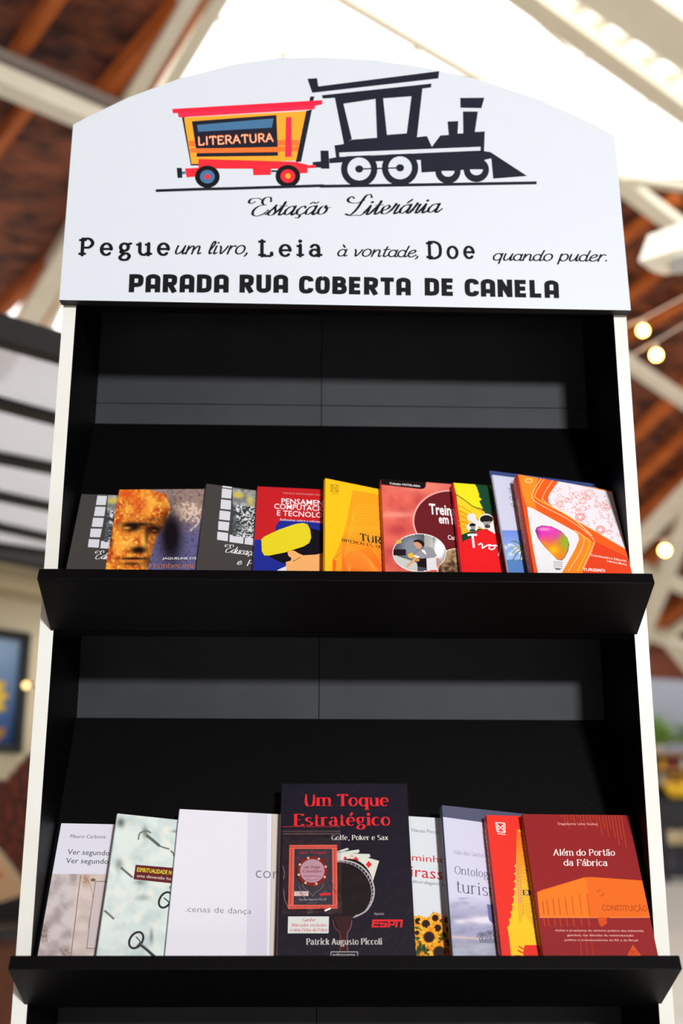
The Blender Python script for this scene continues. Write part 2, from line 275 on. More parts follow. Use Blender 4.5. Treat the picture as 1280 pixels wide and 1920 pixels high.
def stroke_text(s, style):
    font, thin, thick, sl, tr, sp, serif, rnd = STY[style]; x = 0; out = []
    for ch in s:
        if ch == ' ': x += sp; continue
        dec = unicodedata.normalize('NFD', ch); base = dec[0]
        if base not in font: base = base.lower() if base.lower() in font else 'o'
        adv, st = font[base]; g = []; top = 7 if base.isupper() else 5
        st = list(st)
        if base == 'i' and len(dec) > 1: st = [q for q in st if not isinstance(q, str)]
        for m in dec[1:]:
            cx = adv * .45; y = top + 1
            if m == '\u0301': st.append(L(cx - .3, y, cx + 1, y + 1.7))
            if m == '\u0300': st.append(L(cx + .3, y, cx - 1, y + 1.7))
            if m == '\u0303': st.append(S(cx - 1.5, y + .3, cx - .6, y + 1.1, cx + .5, y + .4, cx + 1.5, y + 1.1))
            if m == '\u0302': st.append(L(cx - 1, y, cx, y + 1.2, cx + 1, y))
            if m == '\u0327': st.append(S(cx, 0, cx + .5, -.7, cx, -1.8, cx - 1, -1.6))
        for q in st:
            if isinstance(q, str):
                a, b = map(float, q[3:].split(',')); r = max(.5, thick * .6); g.append([(a + r * math.cos(k * PI / 4), b + r * math.sin(k * PI / 4)) for k in range(8)]); continue
            g += ribbon(q[0], q[1], thin, thick, rnd)
            if serif:
                P = q[1]
                for a, b in ((P[0], P[1]), (P[-1], P[-2])):
                    if abs(a[0] - b[0]) < .35 * abs(a[1] - b[1]) and abs(a[1] - b[1]) > .8 and (abs(a[1]) < .1 or abs(a[1] - 7) < .1 or abs(a[1] - 5) < .1 or a[1] < -2):
                        l = serif + thick * .35; yy = a[1] + (thin / 2 if b[1] > a[1] else -thin / 2); rr = l if (a[1] < .1 or base.isupper()) else thick * .3
                        g.append([(a[0] - l, yy - thin / 2), (a[0] + rr, yy - thin / 2), (a[0] + rr, yy + thin / 2), (a[0] - l, yy + thin / 2)])
        out += [[(px + x + py * sl, py) for px, py in p] for p in g]; x += adv + tr
    return out, x - tr
_tc = {}
def font_text(s, bold):
    if (s, bold) in _tc: return _tc[(s, bold)]
    c = bpy.data.curves.new('t', 'FONT'); c.body = s; c.size = 10; c.resolution_u = 2; c.offset = bold
    o = bpy.data.objects.new('t', c); COL.objects.link(o)
    me = o.to_mesh(); vs = [(v.co.x, v.co.y) for v in me.vertices]; fs = [[vs[i] for i in p.vertices] for p in me.polygons]
    w = max((v[0] for v in vs), default=1); o.to_mesh_clear(); bpy.data.objects.remove(o); bpy.data.curves.remove(c)
    _tc[(s, bold)] = ([[(x * .96, y * .96) for x, y in f] for f in fs], w * .96); return _tc[(s, bold)]

class Print:
    """artwork on a flat face; local x, y in the face, z outward. Points may be given as positions measured in the photograph."""
    def __init__(s, M, w, h, z):
        s.M = M; s.Mi = M.inverted(); s.w = w; s.h = h; s.z = z; s.n = M.to_3x3() @ Vector((0, 0, 1)); s.p0 = M @ Vector((0, 0, z))
        s.items = {}; s.k = 0; s.boxes = []; s.view(1, 0, 0)
    def view(s, sc, ox, oy): s.sc = sc; s.ox = ox; s.oy = oy
    def px(s, x, y):
        q = s.Mi @ hit(x / s.sc + s.ox, y / s.sc + s.oy, s.p0, s.n); return (q.x, q.y)
    def topx(s, u, v):
        x, y = proj(s.M @ Vector((u, v, s.z))); return ((x - s.ox) * s.sc, (y - s.oy) * s.sc)
    def layer(s, pts):
        # ink goes just over whatever it overlaps, so the print stays thin
        x0 = min(p[0] for p in pts); x1 = max(p[0] for p in pts); y0 = min(p[1] for p in pts); y1 = max(p[1] for p in pts)
        s.k = 1 + max([l for a, b, c, d, l in s.boxes if a < x1 and b > x0 and c < y1 and d > y0], default=0)
        s.boxes.append((x0, x1, y0, y1, s.k))
    def raw(s, polys, color, name='cover_art'):
        if s.w: polys = [q for q in (clip_rect(p, s.w, s.h) for p in polys) if len(q) > 2]
        if not polys: return
        s.layer([v for p in polys for v in p]); L_ = s.items.setdefault(name, []); c = lin(color)
        for p in polys:
            if len(p) >= 3: L_.append((p, s.k, [c] * len(p)))
    def poly(s, pts, color, name='cover_art'): s.raw([[s.px(*p) for p in pts]], color, name)
    def ell(s, cx, cy, rx, ry, color, rot=0, n=28, name='cover_art'):
        r = math.radians(rot); P = [(cx + rx * math.cos(a) * math.cos(r) - ry * math.sin(a) * math.sin(r), cy + rx * math.cos(a) * math.sin(r) + ry * math.sin(a) * math.cos(r)) for a in (2 * PI * i / n for i in range(n))]
        s.poly(P, color, name)
    def line(s, pts, w, color, name='cover_art', smooth=False, closed=False):
        pts = list(pts)
        if closed: pts.append(pts[0])
        if smooth: pts = S(*[c for p in pts for c in p])[1]
        kind = 's' if smooth else 'l'
        s.raw([[s.px(*q) for q in p] for p in ribbon(kind, pts, w, w, 0)], color, name)
    def grid(s, x0, y0, x1, y1, nx, ny, fn, name='cover_art', inside=None):
        """a printed picture: fn(x, y) gives the ink at photo position x, y"""
        L_ = s.items.setdefault(name, [])
        P = [[(x0 + (x1 - x0) * i / nx, y0 + (y1 - y0) * j / ny) for i in range(nx + 1)] for j in range(ny + 1)]
        Q = [[s.px(*p) for p in r] for r in P]; C = [[lin([min(255, max(0, v)) for v in fn(*p)]) for p in r] for r in P]
        s.layer([Q[0][0], Q[0][-1], Q[-1][0], Q[-1][-1]])
        for j in range(ny):
            for i in range(nx):
                if inside and not inside((P[j][i][0] + P[j + 1][i + 1][0]) / 2, (P[j][i][1] + P[j + 1][i + 1][1]) / 2): continue
                q = [Q[j][i], Q[j + 1][i], Q[j + 1][i + 1], Q[j][i + 1]]
                if s.w:
                    if not all(0 <= a <= s.w and 0 <= b <= s.h for a, b in q):
                        q2 = clip_rect(q, s.w, s.h)
                        if len(q2) >= 3: L_.append((q2, s.k, [C[j][i]] * len(q2)))
                        continue
                L_.append((q, s.k, [C[j][i], C[j + 1][i], C[j + 1][i + 1], C[j][i + 1]]))
    def text(s, t, p0, p1, cap, color, style='sans', name='lettering', bold=0.):
        """baseline from p0 to p1, capital height in the same measure"""
        polys, w = font_text(t, bold) if style == 'sans' else stroke_text(t, style)
        a = Vector(s.px(*p0)); b = Vector(s.px(*p1)); tp = Vector(s.px(p0[0], p0[1] - cap))
        ex = (b - a) / w; perp = Vector((-(b - a).y, (b - a).x)).normalized(); ey = perp * ((tp - a).dot(perp) / 7.0)
        s.raw([[tuple(a + ex * x + ey * y) for x, y in p] for p in polys], color, name)
    def build(s, parent, material, labels=None):
        for name, items in s.items.items():
            vs = []; fs = []; cs = []
            for p, k, c in items:
                b = len(vs); z = s.z + .000012 * k + 1e-6 * (len(fs) % 9)
                ar = sum(p[i - 1][0] * p[i][1] - p[i][0] * p[i - 1][1] for i in range(len(p)))
                if ar < 0: p = p[::-1]; c = c[::-1]
                vs += [(x, y, z) for x, y in p]; cs += c; fs.append(tuple(range(b, b + len(p))))
            # keep every polygon facing outward
            me = bpy.data.meshes.new(name); me.from_pydata(vs, [], fs); me.update()
            at = me.attributes.new('ink', 'FLOAT_COLOR', 'POINT'); at.data.foreach_set('color', [v for c in cs for v in c])
            me.materials.append(material)
            o = bpy.data.objects.new(name, me); COL.objects.link(o); o.parent = parent
            if labels and name in labels: o['label'] = labels[name]
def blob(x, y, cx, cy, rx, ry): return math.exp(-((x - cx) / rx) ** 2 - ((y - cy) / ry) ** 2)
def nz(x, y, s, o=0.): return noise.fractal(Vector((x / s, y / s, o)), 1, 2, 4)
def mixc(a, b, t): t = min(1, max(0, t)); return tuple(a[i] + (b[i] - a[i]) * t for i in range(3))

# ------------------------------------------------------------------ materials
BLACK = mat('black_melamine', (3, 3, 4), .5, bump=.1, noise_scale=180, spec=.1)
BACK = mat('charcoal_hardboard', (38, 40, 45), .6, noise_amt=.25, noise_scale=14, bump=.3, spec=.3)
WHITE = mat('white_edge_banding', (222, 224, 219), .5, noise_amt=.06, noise_scale=5, color2=(212, 211, 200))
SIGNM = mat('white_vinyl', (204, 211, 218), .45, spec=.35)
INK = printed('printed_paper', .42, .22, .0)
SIGNINK = printed('printed_vinyl', .6, .12)
PAPER = mat('book_pages', (222, 214, 196), .8, noise_amt=.15, noise_scale=900, stretch=(1, 1, 1))

# ------------------------------------------------------------------ the book stand
W = .8; T = .018; D = .17618
LIPL = .10457; PH = math.radians(29.176); LT = .01598; LW = .77098; LB = .00123
SH = {1: (.22775, .57704), 2: (-.22473, .12969), 3: (-.6772, -.3178)}
stand = empty('book_stand', (0, .1, 0))
tag(stand, 'tall black and white wooden book stand with arched white train sign on top', 'book stand')
HT = .6885                               # height where the sign board begins (above the eye level)
for sx in (-1, 1):
    b = MB(); x = sx * (W / 2 - T / 2)
    b.box((x, (D + .006) / 2, (Z0 + .9) / 2), (T, D + .006, Z0 + .9))
    b.v = [tuple(v) for v in b.v]
    # outer face white, inner face black
    b.mi = [0] * 6
    b.mi[1 if sx < 0 else 0] = 1
    b.build('side_panel', [WHITE, BLACK], stand)
    e = MB(); e.box((x, -.0006, (Z0 + HT) / 2), (T, .001, Z0 + HT)); e.build('edge_strip', WHITE, stand)
seam_z = Z0 + .6105; xs = -.0335; iw = W / 2 - T
for x0, x1 in ((-iw, xs), (xs, iw)):
    for z0, z1 in ((0.02, seam_z), (seam_z, Z0 + .9)):
        b = MB(); b.box(((x0 + x1) / 2, D + .003, (z0 + z1) / 2), (x1 - x0 - .0012, .006, z1 - z0 - .0012)); b.build('back_panel', BACK, stand)
b = MB(); b.box((0, D + .008, (Z0 + .9) / 2), (W - 2 * T, .003, Z0 + .9)); b.build('backing_sheet', BLACK, stand)
b = MB(); b.box((0, D / 2, Z0 + .9 - .009), (2 * iw, D - .001, T)); b.build('top_panel', BLACK, stand)
b = MB(); b.box((0, D / 2, .05), (2 * iw, D - .001, .1)); b.build('plinth', BLACK, stand)
FR = {}
for k, (z, zb) in SH.items():
    o = Vector((0, -LB, z + Z0)); e = Vector((0, D + LB, zb - z)).normalized(); n = Vector((0, -e.z, e.y))
    FR[k] = (o, e, n)
    top = Vector((0, D, zb + Z0)); q = .012
    pr = [(o.y + .0013, o.z), (top.y, top.z), (top.y, top.z - q / e.y * .9), (o.y + .0013 - n.y * q, o.z - n.z * q * .2 - .004)]
    b = MB(); b.prism(pr, -iw, iw); b.build('sloped_rest', BLACK, stand)
    c, s_ = math.cos(PH), math.sin(PH)
    tip = (o.y - LIPL * c, o.z + LIPL * s_); tt = (tip[0] + LT * s_, tip[1] + LT * c)
    yb = -.0013; k_ = (yb - tt[0]) / c
    pr = [(yb, o.z), tip, tt, (yb, tt[1] - k_ * s_)]
    b = MB(); b.prism(pr, -LW / 2, LW / 2); b.build('shelf_lip', BLACK, stand, bevel=.0006)
    b = MB(); b.prism([(.0005, o.z), (.0005, o.z + LT * 1.1), (LT * .5, o.z + LT * 1.3 + .01), (LT * .5, o.z)], -iw, iw); b.build('shelf_ledge', BLACK, stand)
# sign board: arched top
SW = .402; y0, y1 = -.018, 0.
arch = [(-.402, .6895), (.402, .6865), (.397, .9665)]
L0 = [(1152, 256), (1112, 232), (1010, 186), (900, 150), (800, 127), (700, 112), (600, 107), (520, 109), (440, 120), (340, 146), (240, 183), (165, 219), (137, 234)]
arch = [(.402, .6865)] + [(at_y(*p, y0).x, at_y(*p, y0).z - Z0) for p in L0] + [(-.402, .6905)]
b = MB(); n = len(arch)
vs = [(x, y0, z + Z0) for x, z in arch] + [(x, y1 - .0012, z + Z0) for x, z in arch]
b.add(vs, [tuple(range(n))], 0); b.add(vs, [tuple(range(n, 2 * n))[::-1]], 1)
b.add(vs, [(i, n + i, n + (i + 1) % n, (i + 1) % n) for i in range(n - 1)], 1); b.add(vs, [(n - 1, 2 * n - 1, n, 0)], 1)
EDGE = mat('black_board_edge', (14, 14, 14), .6)
sign = b.build('sign_board', [SIGNM, EDGE], stand)
sign['label'] = 'arched white sign board printed with a train and lettering'
# rail behind the sign between the side panels
b = MB(); b.box((0, .01, Z0 + .78), (2 * iw, .018, .18)); b.build('header_rail', BLACK, stand)

# printing on the sign: local frame x right, y up, z toward the viewer
MS = Matrix(((1, 0, 0, -.4), (0, 0, -1, y0), (0, 1, 0, Z0 + .69), (0, 0, 0, 1)))
se = sign
SP = Print(MS, 0, 0, .0002)
K = (22, 26, 40); KB = (8, 10, 14); RD = (226, 38, 52); OR = (240, 160, 42); BL = (66, 110, 148); OG = (240, 112, 44); CR_ = (238, 214, 190)
N_ = 'train_picture'
SP.view(2.783, 560, 120)   # locomotive
def pl(pts, c): SP.poly(pts, c, N_)
pl([(45, 77), (95, 74), (102, 117), (732, 37), (728, 75), (70, 150)], K)
pl([(120, 163), (692, 102), (690, 122), (645, 128), (590, 168), (400, 182), (232, 207), (188, 176), (125, 180)], K)
pl([(188, 176), (232, 205), (277, 392), (236, 420)], K); pl([(400, 180), (440, 180), (460, 372), (408, 385)], K); pl([(588, 166), (645, 126), (616, 384), (563, 362)], K)
pl([(186, 425), (232, 418), (277, 395), (408, 385), (460, 370), (562, 362), (616, 382), (668, 376), (694, 432), (738, 373), (782, 370), (776, 300), (832, 298), (828, 363), (858, 362), (856, 248), (934, 248), (918, 355), (970, 352), (966, 460), (948, 460), (948, 432), (210, 462), (212, 488), (196, 500)], K)
pl([(842, 177), (968, 176), (952, 230), (843, 228)], K)
pl([(196, 486), (948, 452), (1000, 460), (1190, 584), (1014, 598), (1004, 492), (968, 500), (960, 546), (640, 566), (636, 500), (212, 514), (160, 518), (158, 494)], K)
pl([(113, 452), (155, 452), (160, 546), (116, 546)], K); pl([(72, 512), (116, 508), (116, 540), (74, 540)], K)
SP.line([(110, 638), (520, 632), (1240, 620)], 15, K, N_); 
def wheel(cx, cy, r, r2, half=False):
    SP.ell(cx, cy, r, r * .97, K, name=N_)
    if half: SP.poly([(cx - r2 * math.cos(a), cy + r2 * .9 * math.sin(a) - 2) for a in [PI * i / 12 for i in range(13)]], (204, 211, 218), N_)
    else: SP.ell(cx, cy, r2, r2 * .97, (204, 211, 218), name=N_)
wheel(315, 548, 95, 62); wheel(528, 542, 95, 62); wheel(778, 560, 66, 34, True); wheel(926, 552, 66, 34, True)
SP.line([(315, 548), (528, 542)], 7, K, N_); SP.ell(315, 548, 21, 19, K, name=N_); SP.ell(528, 542, 21, 19, K, name=N_)
pl([(212, 462), (948, 432), (948, 452), (212, 483)], (204, 211, 218))
SP.view(3.368, 280, 120)   # carriage
pl([(205, 335), (226, 335), (278, 632), (312, 630), (312, 640), (262, 641)], K)
pl([(218, 338), (992, 296), (928, 610), (266, 632)], OR)
pl([(246, 486), (948, 480), (944, 515), (250, 520)], OG); pl([(252, 532), (942, 520), (938, 552), (256, 560)], OG)
pl([(268, 362), (802, 322), (810, 524), (294, 535)], K); pl([(300, 385), (784, 344), (772, 402), (308, 428)], BL)
pl([(296, 533), (812, 528), (812, 556), (298, 562)], OG); pl([(298, 563), (812, 556), (812, 580), (298, 586)], K)
pl([(862, 335), (896, 335), (898, 586), (856, 588)], (232, 40, 72))
pl([(144, 284), (1092, 228), (1090, 256), (1050, 262), (1040, 286), (205, 336), (184, 336), (180, 310), (148, 310)], (226, 32, 62))
pl([(184, 310), (1050, 262), (1040, 286), (205, 336)], (236, 40, 74))
pl([(1015, 206), (1042, 205), (1034, 232), (1010, 232)], K); pl([(990, 296), (1026, 288), (958, 616), (924, 620)], K)
pl([(310, 600), (920, 618), (1000, 636), (998, 688), (920, 692), (918, 662), (310, 660)], RD)
pl([(225, 660), (320, 655), (320, 708), (235, 716)], RD); pl([(652, 650), (768, 655), (766, 700), (656, 702)], RD); pl([(1000, 640), (1050, 636), (1050, 655), (1000, 658)], RD)
pl([(172, 656), (205, 656), (208, 718), (178, 720)], K); pl([(205, 680), (228, 678), (228, 694), (207, 696)], BL); pl([(768, 672), (820, 672), (820, 682), (768, 682)], K)
for cx, cy, c1, c2 in ((366, 712, BL, (224, 44, 52)), (874, 708, RD, OR)):
    SP.ell(cx, cy, 78, 70, KB, name=N_); SP.ell(cx, cy, 47, 43, c1, name=N_); SP.ell(cx, cy, 18, 17, c2, name=N_)
    if c1 == RD: pass
SP.line([(40, 800), (330, 790), (520, 786), (1100, 768)], 17, K, N_)
STY['outl'] = STY['comic'][:1] + (1.5, 1.5) + STY['comic'][3:]
SP.text('LITERATURA', (308, 512), (786, 488), 50, (226, 100, 48), 'outl', 'lettering'); SP.text('LITERATURA', (308, 512), (786, 488), 48, (250, 200, 160), 'comic', 'lettering')
SP.view(1, 0, 0)
SP.text('Estação', (470, 404), (612, 402), 23, KB, 'script'); SP.text('Literária', (655, 403), (823, 398), 23, KB, 'script')
SP.text('Pegue', (150, 478), (318, 478), 30, KB, 'type'); SP.text('um livro,', (326, 476), (466, 476), 22, KB, 'hand')
SP.text('Leia', (487, 480), (603, 480), 29, KB, 'type'); SP.text('à vontade,', (631, 480), (786, 482), 19, KB, 'hand')
SP.text('Doe', (802, 484), (890, 484), 30, KB, 'type'); SP.text('quando puder.', (922, 488), (1140, 490), 18, KB, 'hand')
SP.text('PARADA RUA', (241, 548), (540, 549), 34, KB, 'block'); SP.text('COBERTA', (560, 550), (770, 554), 33, KB, 'block')
SP.text('DE CANELA', (796, 554), (1048, 559), 33, KB, 'block')
# the printed layers hang on the sign board
def build_print_world(P, parent, material, labels=None):
    """like Print.build but for a parent whose local axes are the world's"""
    n0 = set(COL.objects)
    P.build(parent, material, labels)
    for o in set(COL.objects) - n0:
        o.data.transform(P.M)
build_print_world(SP, sign, SIGNINK, {'train_picture': 'black locomotive pulling a red and yellow carriage', 'lettering': 'black lettering in five typefaces'})

# ------------------------------------------------------------------ the hall around the stand
WOOD = mat('dark_roof_boards', (146, 82, 54), .65, noise_scale=4.5, color2=(60, 36, 31), stretch=(1, 1.3, 1), bump=.2, spec=.2)
RAFT = mat('orange_rafter_wood', (206, 108, 46), .6, noise_amt=.3, noise_scale=4, spec=.2)
CREAM = mat('cream_painted_steel', (238, 230, 208), .5, noise_amt=.08, noise_scale=3)
GREYS = mat('grey_beam_web', (140, 128, 118), .6)
BSTEEL = mat('black_canopy_steel', (16, 15, 16), .5)
CONC = mat('pale_floor', (206, 200, 190), .55, noise_amt=.12, noise_scale=1.5, bump=.1)
WALLM = mat('cream_plaster', (214, 200, 168), .8, noise_amt=.06, noise_scale=2)
GLASS = clear('skylight_glass', (1, 1, 1), .04, .02)
POLY = clear('canopy_sheet', (.92, .93, .96), .08, .25, diffuse=.72)
b = MB(); b.box((2, 8, -.05), (44, 44, .1)); tag(b.build('floor', CONC), kind='structure')
ceil = tag(empty('ceiling', (0, 6, Z0 + 4.1)), kind='structure')
# left roof: boards across, rafters along the hall
A35 = math.radians(35); dv = Vector((-math.sin(A35), math.cos(A35), 0)); ev = Vector((math.cos(A35), math.sin(A35), 0)); ZL = Z0 + 4.1
def st(x, y, z=ZL): p = at_z(x, y, z); return p.dot(dv), p.dot(ev)
tA = (st(340, 0)[1] + st(213, 180)[1]) / 2; tB = (st(118, 440)[1] + st(32, 593)[1]) / 2; sT = st(110, 180)[0]
def solid(pts, n, t):
    m = MB(); k = len(pts); vs = [Vector(p) for p in pts] + [Vector(p) + n * t for p in pts]
    m.add(vs, [tuple(range(k))[::-1], tuple(range(k, 2 * k))] + [(i, (i + 1) % k, k + (i + 1) % k, k + i) for i in range(k)]); return m
UP = Vector((0, 0, 1)); rs = random.Random(11)
s = SS = min(st(0, 0)[0], st(345, 0)[0]) - .3; PW = .115
while s < 14:
    t1 = (tA if s < sT else tB) + rs.uniform(-.01, .01); t0 = -9.5
    # boards are butt-jointed pieces
    j = rs.uniform(-6.5, -3.5)
    for a, c in ((t0, j), (j + .004, t1)):
        z = ZL + .02 + rs.uniform(0, .008)
        q = [dv * u + ev * v + UP * z for u, v in ((s, a), (s, c), (s + PW - .006, c), (s + PW - .006, a))]
        solid(q, UP, .02).build('plank', WOOD, ceil)
    s += PW
b = MB(); b.add([dv * u + ev * v + UP * (ZL + .06) for u, v in ((SS, -9.5), (SS, tA - .02), (sT, tA - .02), (sT, tB - .02), (14, tB - .02), (14, -9.5))], [(0, 1, 2, 3, 4, 5)]); b.build('roof_deck', WOOD, ceil)
def rafter(t, s0, s1, w=.07, h=.1, m=RAFT, z=ZL, name='rafter'):
    b = MB(); b.bar(dv * s0 + ev * t + UP * (z - h / 2 + .02), dv * s1 + ev * t + UP * (z - h / 2 + .02), w, h); return b.build(name, m, ceil)
for x, y in ((95, 0), (275, 90)): rafter(st(x, y)[1], SS, sT)
rafter(tA - .05, SS, sT + .1, .08, .12)
rafter(st(20, 232)[1], sT, 14); rafter(tB - .06, sT, 14, .08, .12)
for k in range(1, 6): rafter(st(95, 0)[1] - 1.15 * k, SS, sT); rafter(st(20, 232)[1] - 1.15 * k, sT, 14)
def beam(x0, y0, x1, y1, z, wpx, m=CREAM, ext=(.0, .0), h=None, name='roof_beam', plane=None, parent=ceil):
    if plane is None: a, c = at_z(x0, y0, z), at_z(x1, y1, z); n = UP
    else: a, c = hit(x0, y0, *plane), hit(x1, y1, *plane); n = plane[1]
    dist = ((a + c) / 2 - CO).dot(CW); w = wpx / F * dist; d = c - a
    a2 = a - d * ext[0]; c2 = c + d * ext[1]; b = MB(); b.bar(a2, c2, w, h or w * .8, up=n); return b.build(name, m, parent)
beam(0, 108, 210, 198, Z0 + 3.95, 26, GREYS, (2.5, 3.2)); beam(0, 150, 170, 222, Z0 + 3.8, 44, CREAM, (2.5, 4.2), name='truss_beam')
beam(362, 0, 256, 172, Z0 + 4.0, 40, CREAM, (.6, .8)); beam(384, 0, 290, 160, Z0 + 3.95, 9, RAFT, (.6, .8)); beam(410, 0, 316, 160, Z0 + 4.0, 26, CREAM, (.6, .8))  # thin brown middle bar stands in for a shadow line between cream beams
beam(128, 470, 52, 598, Z0 + 4.0, 42, CREAM, (1.5, 1)); beam(112, 545, 78, 607, Z0 + 3.95, 9, RAFT, (3, 1)); beam(122, 545, 92, 612, Z0 + 3.98, 16, CREAM, (3, 1))
# skylight: glazing bars and panes
sky = tag(empty('window_1', (2, 6, Z0 + 5.2)), kind='structure'); sky['label'] = 'bright glazed skylight above the arched sign'
ZS = Z0 + 5.2
for x0, y0, x1, y1, w_ in ((660, -50, 531, 105, 9), (350, 0, 531, 105, 9), (531, 105, 520, 420, 9), (560, -50, 872, 134, 16), (872, 134, 1160, 300, 16), (781, 88, 700, 200, 8), (940, -20, 1085, 112, 6), (1085, 112, 1170, 100, 5), (1200, 200, 1290, 150, 6), (1085, 112, 1080, 300, 5)):
    beam(x0, y0, x1, y1, ZS, w_, CREAM, (0, 0), name='glazing_bar', parent=sky)
g0 = at_z(640, 180, ZS)
for i in range(-5, 6):
    for j in range(-5, 6):
        c = g0 + dv * (i * 1.3) + ev * (j * 1.3); pw = 1.28
        if c.dot(ev) < tA + .6 or c.y > 8.2: continue
        q = [c + dv * (a * pw / 2) + ev * (e_ * pw / 2) + UP * .06 for a, e_ in ((-1, -1), (1, -1), (1, 1), (-1, 1))]
        solid(q, UP, .006).build('pane', GLASS, sky)
beam(1012, 0, 1280, 196, Z0 + 4.8, 40, CREAM, (1, .8), h=.2, name='truss_beam'); beam(1050, 0, 1280, 168, Z0 + 4.9, 12, GREYS, (1, .8), name='truss_beam')
beam(1180, 0, 1300, 84, Z0 + 4.6, 92, CREAM, (1.6, 2), name='truss_beam', h=.15)
for x, y in ((1070, 22), (1112, 52), (1160, 82), (1212, 118), (1262, 150)): beam(x, y - 10, x + 26, y - 14, Z0 + 4.85, 16, CREAM, (.3, .3), name='web_plate')
# right roof
P1 = at_y(1280, 352, 7); P2 = at_y(1280, 1235, 19); RN = Vector((1, 0, 0)).cross(P2 - P1).normalized()
if RN.z < 0: RN = -RN
RP = (P1, RN)
ra = (hit(1253, 748, *RP) - hit(1191, 806, *RP)).normalized(); rb = RN.cross(ra)
org = hit(1240, 700, *RP)
def on_roof(p): return p[1] >= 7 and p[1] <= 19.2 and -1.3 <= p[0] <= 12
k = -60
for k in range(-75, 76):
    c = org + ra * (k * .16); best = []
    ts = [t * .1 for t in range(-140, 141) if on_roof(c + rb * (t * .1))]
    if len(ts) < 4: continue
    a, e_ = c + rb * ts[0] + RN * (.02 + rs.uniform(0, .01)), c + rb * ts[-1] + RN * .024
    q = [a - ra * .076, e_ - ra * .076, e_ + ra * .076, a + ra * .076]; solid(q, RN, .02).build('plank', WOOD, ceil)
b = MB(); b.add([Vector((x, y, P1.z + (P2.z - P1.z) * (y - 7) / (P2.y - 7))) + RN * .07 for x, y in ((-1.3, 6.95), (12, 6.95), (12, 19.2), (-1.3, 19.2))], [(0, 1, 2, 3)]); b.build('roof_deck', WOOD, ceil)
for x0, y0, x1, y1 in ((1172, 437, 1231, 392), (1183, 546, 1225, 510), (1172, 625, 1280, 560), (1191, 806, 1253, 748), (1195, 890, 1280, 810), (1206, 956, 1280, 890), (1206, 1060, 1280, 985), (1220, 1172, 1280, 1128)):
    p, q = hit(x0, y0, *RP), hit(x1, y1, *RP); d = (q - p).normalized(); ts = [t * .1 for t in range(-60, 61) if on_roof(p + d * (t * .1))]
    w_ = 19 / F * (p - CO).dot(CW)
    b = MB(); b.bar(p + d * ts[0] - RN * w_ * .4, p + d * ts[-1] - RN * w_ * .4, w_, w_ * .9, up=RN); b.build('rafter', RAFT, ceil)
RP2 = (P1 - RN * .45, RN)
for x0, y0, x1, y1, w_, e0, e1 in ((1150, 332, 1290, 352, 16, 2, 3), (1165, 345, 1280, 432, 30, .3, 2), (1170, 676, 1280, 750, 23, .6, 1), (1195, 1018, 1280, 930, 27, .4, 1), (1280, 985, 1212, 1165, 30, .8, .3), (1200, 1066, 1280, 1100, 24, .8, 1.5), (1210, 1186, 1280, 1212, 20, 1, 1), (1246, 1195, 1280, 1238, 18, .2, 1), (1245, 1196, 1290, 1165, 16, .1, 1)):
    beam(x0, y0, x1, y1, 0, w_, CREAM, (e0, e1), plane=RP2, name='truss_beam')
fb = MB(); a, c = at_y(1150, 1240, 18.8), at_y(1500, 1262, 18.8); fb.bar(a, c, .3, .5); fb.build('fascia_beam', mat('brown_fascia', (140, 76, 52), .7), ceil)
# unseen walls and roof added behind the viewer to cut ambient light
HW = mat('light_block_plaster', (84, 78, 72), .9)
for nm, c, d in (('wall_front_light_block', (.6, -11.3, 2.75), (23, .2, 5.5)), ('wall_right_light_block', (12.3, 0, 2.6), (.2, 22, 5.2)), ('wall_far_left_light_block', (-11, -2, 2.6), (.2, 18, 5.2))):
    b = MB(); b.box(c, d); tag(b.build(nm, HW), kind='structure')
b = MB(); b.box((.6, -5, Z0 + 4.35), (23.4, 12.4, .1)); b.build('light_block_roof', WOOD, ceil)
# ------------------------------------------------------------------ far stall on the right
b = MB(); a, c = at_y(1100, 1270, 21), at_y(1600, 1270, 21); b.box(((c.x - 12) / 2, 21.1, a.z / 2), (c.x + 12, .2, a.z)); tag(b.build('wall_back', mat('grey_far_wall', (128, 130, 142), .8)), kind='structure')
YS = 19.2; X0 = at_y(1212, 1500, YS).x; 
WD = mat('stall_wood', (196, 140, 70), .6, noise_amt=.3, noise_scale=6); DK = mat('stall_black', (24, 24, 30), .5)
cab = tag(empty('display_counter', (X0 + 1.2, YS, 0)), 'long black counter standing at the far end of the pale floor', 'counter')
b = MB(); b.box((X0 + 1.2, YS, .7), (2.6, .5, 1.3)); b.build('body', DK, cab); b = MB(); b.box((X0 + 1.2, YS - .02, 1.38), (2.7, .6, .06)); b.build('worktop', DK, cab)
for i in range(5):
    b = MB(); b.box((X0 + .2 + i * .5, YS - .26, .55), (.42, .03, .7)); b.build('door', mat('stall_door', (60, 60, 70), .4) if i == 0 else bpy.data.materials['stall_door'], cab)
shf = tag(empty('stall_shelf', (X0 + 1.2, YS + .1, 1.41)), 'open wooden shelf unit standing on the black counter', 'shelf')
for z in (1.62, 1.9, 2.18): b = MB(); b.box((X0 + 1.2, YS + .1, z), (2.5, .34, .04)); b.build('shelf_board', WD, shf)
b = MB(); b.box((X0 + 1.2, YS + .26, 1.8), (2.5, .02, .78)); b.build('shelf_back', DK, shf)
for x in (0, 1.25, 2.44): b = MB(); b.box((X0 - .03 + x, YS + .1, 1.81), (.05, .34, .8)); b.build('upright', WD, shf)
bc = [(236, 190, 30), (220, 205, 180), (190, 110, 60), (240, 176, 20), (160, 60, 40), (226, 216, 196)]
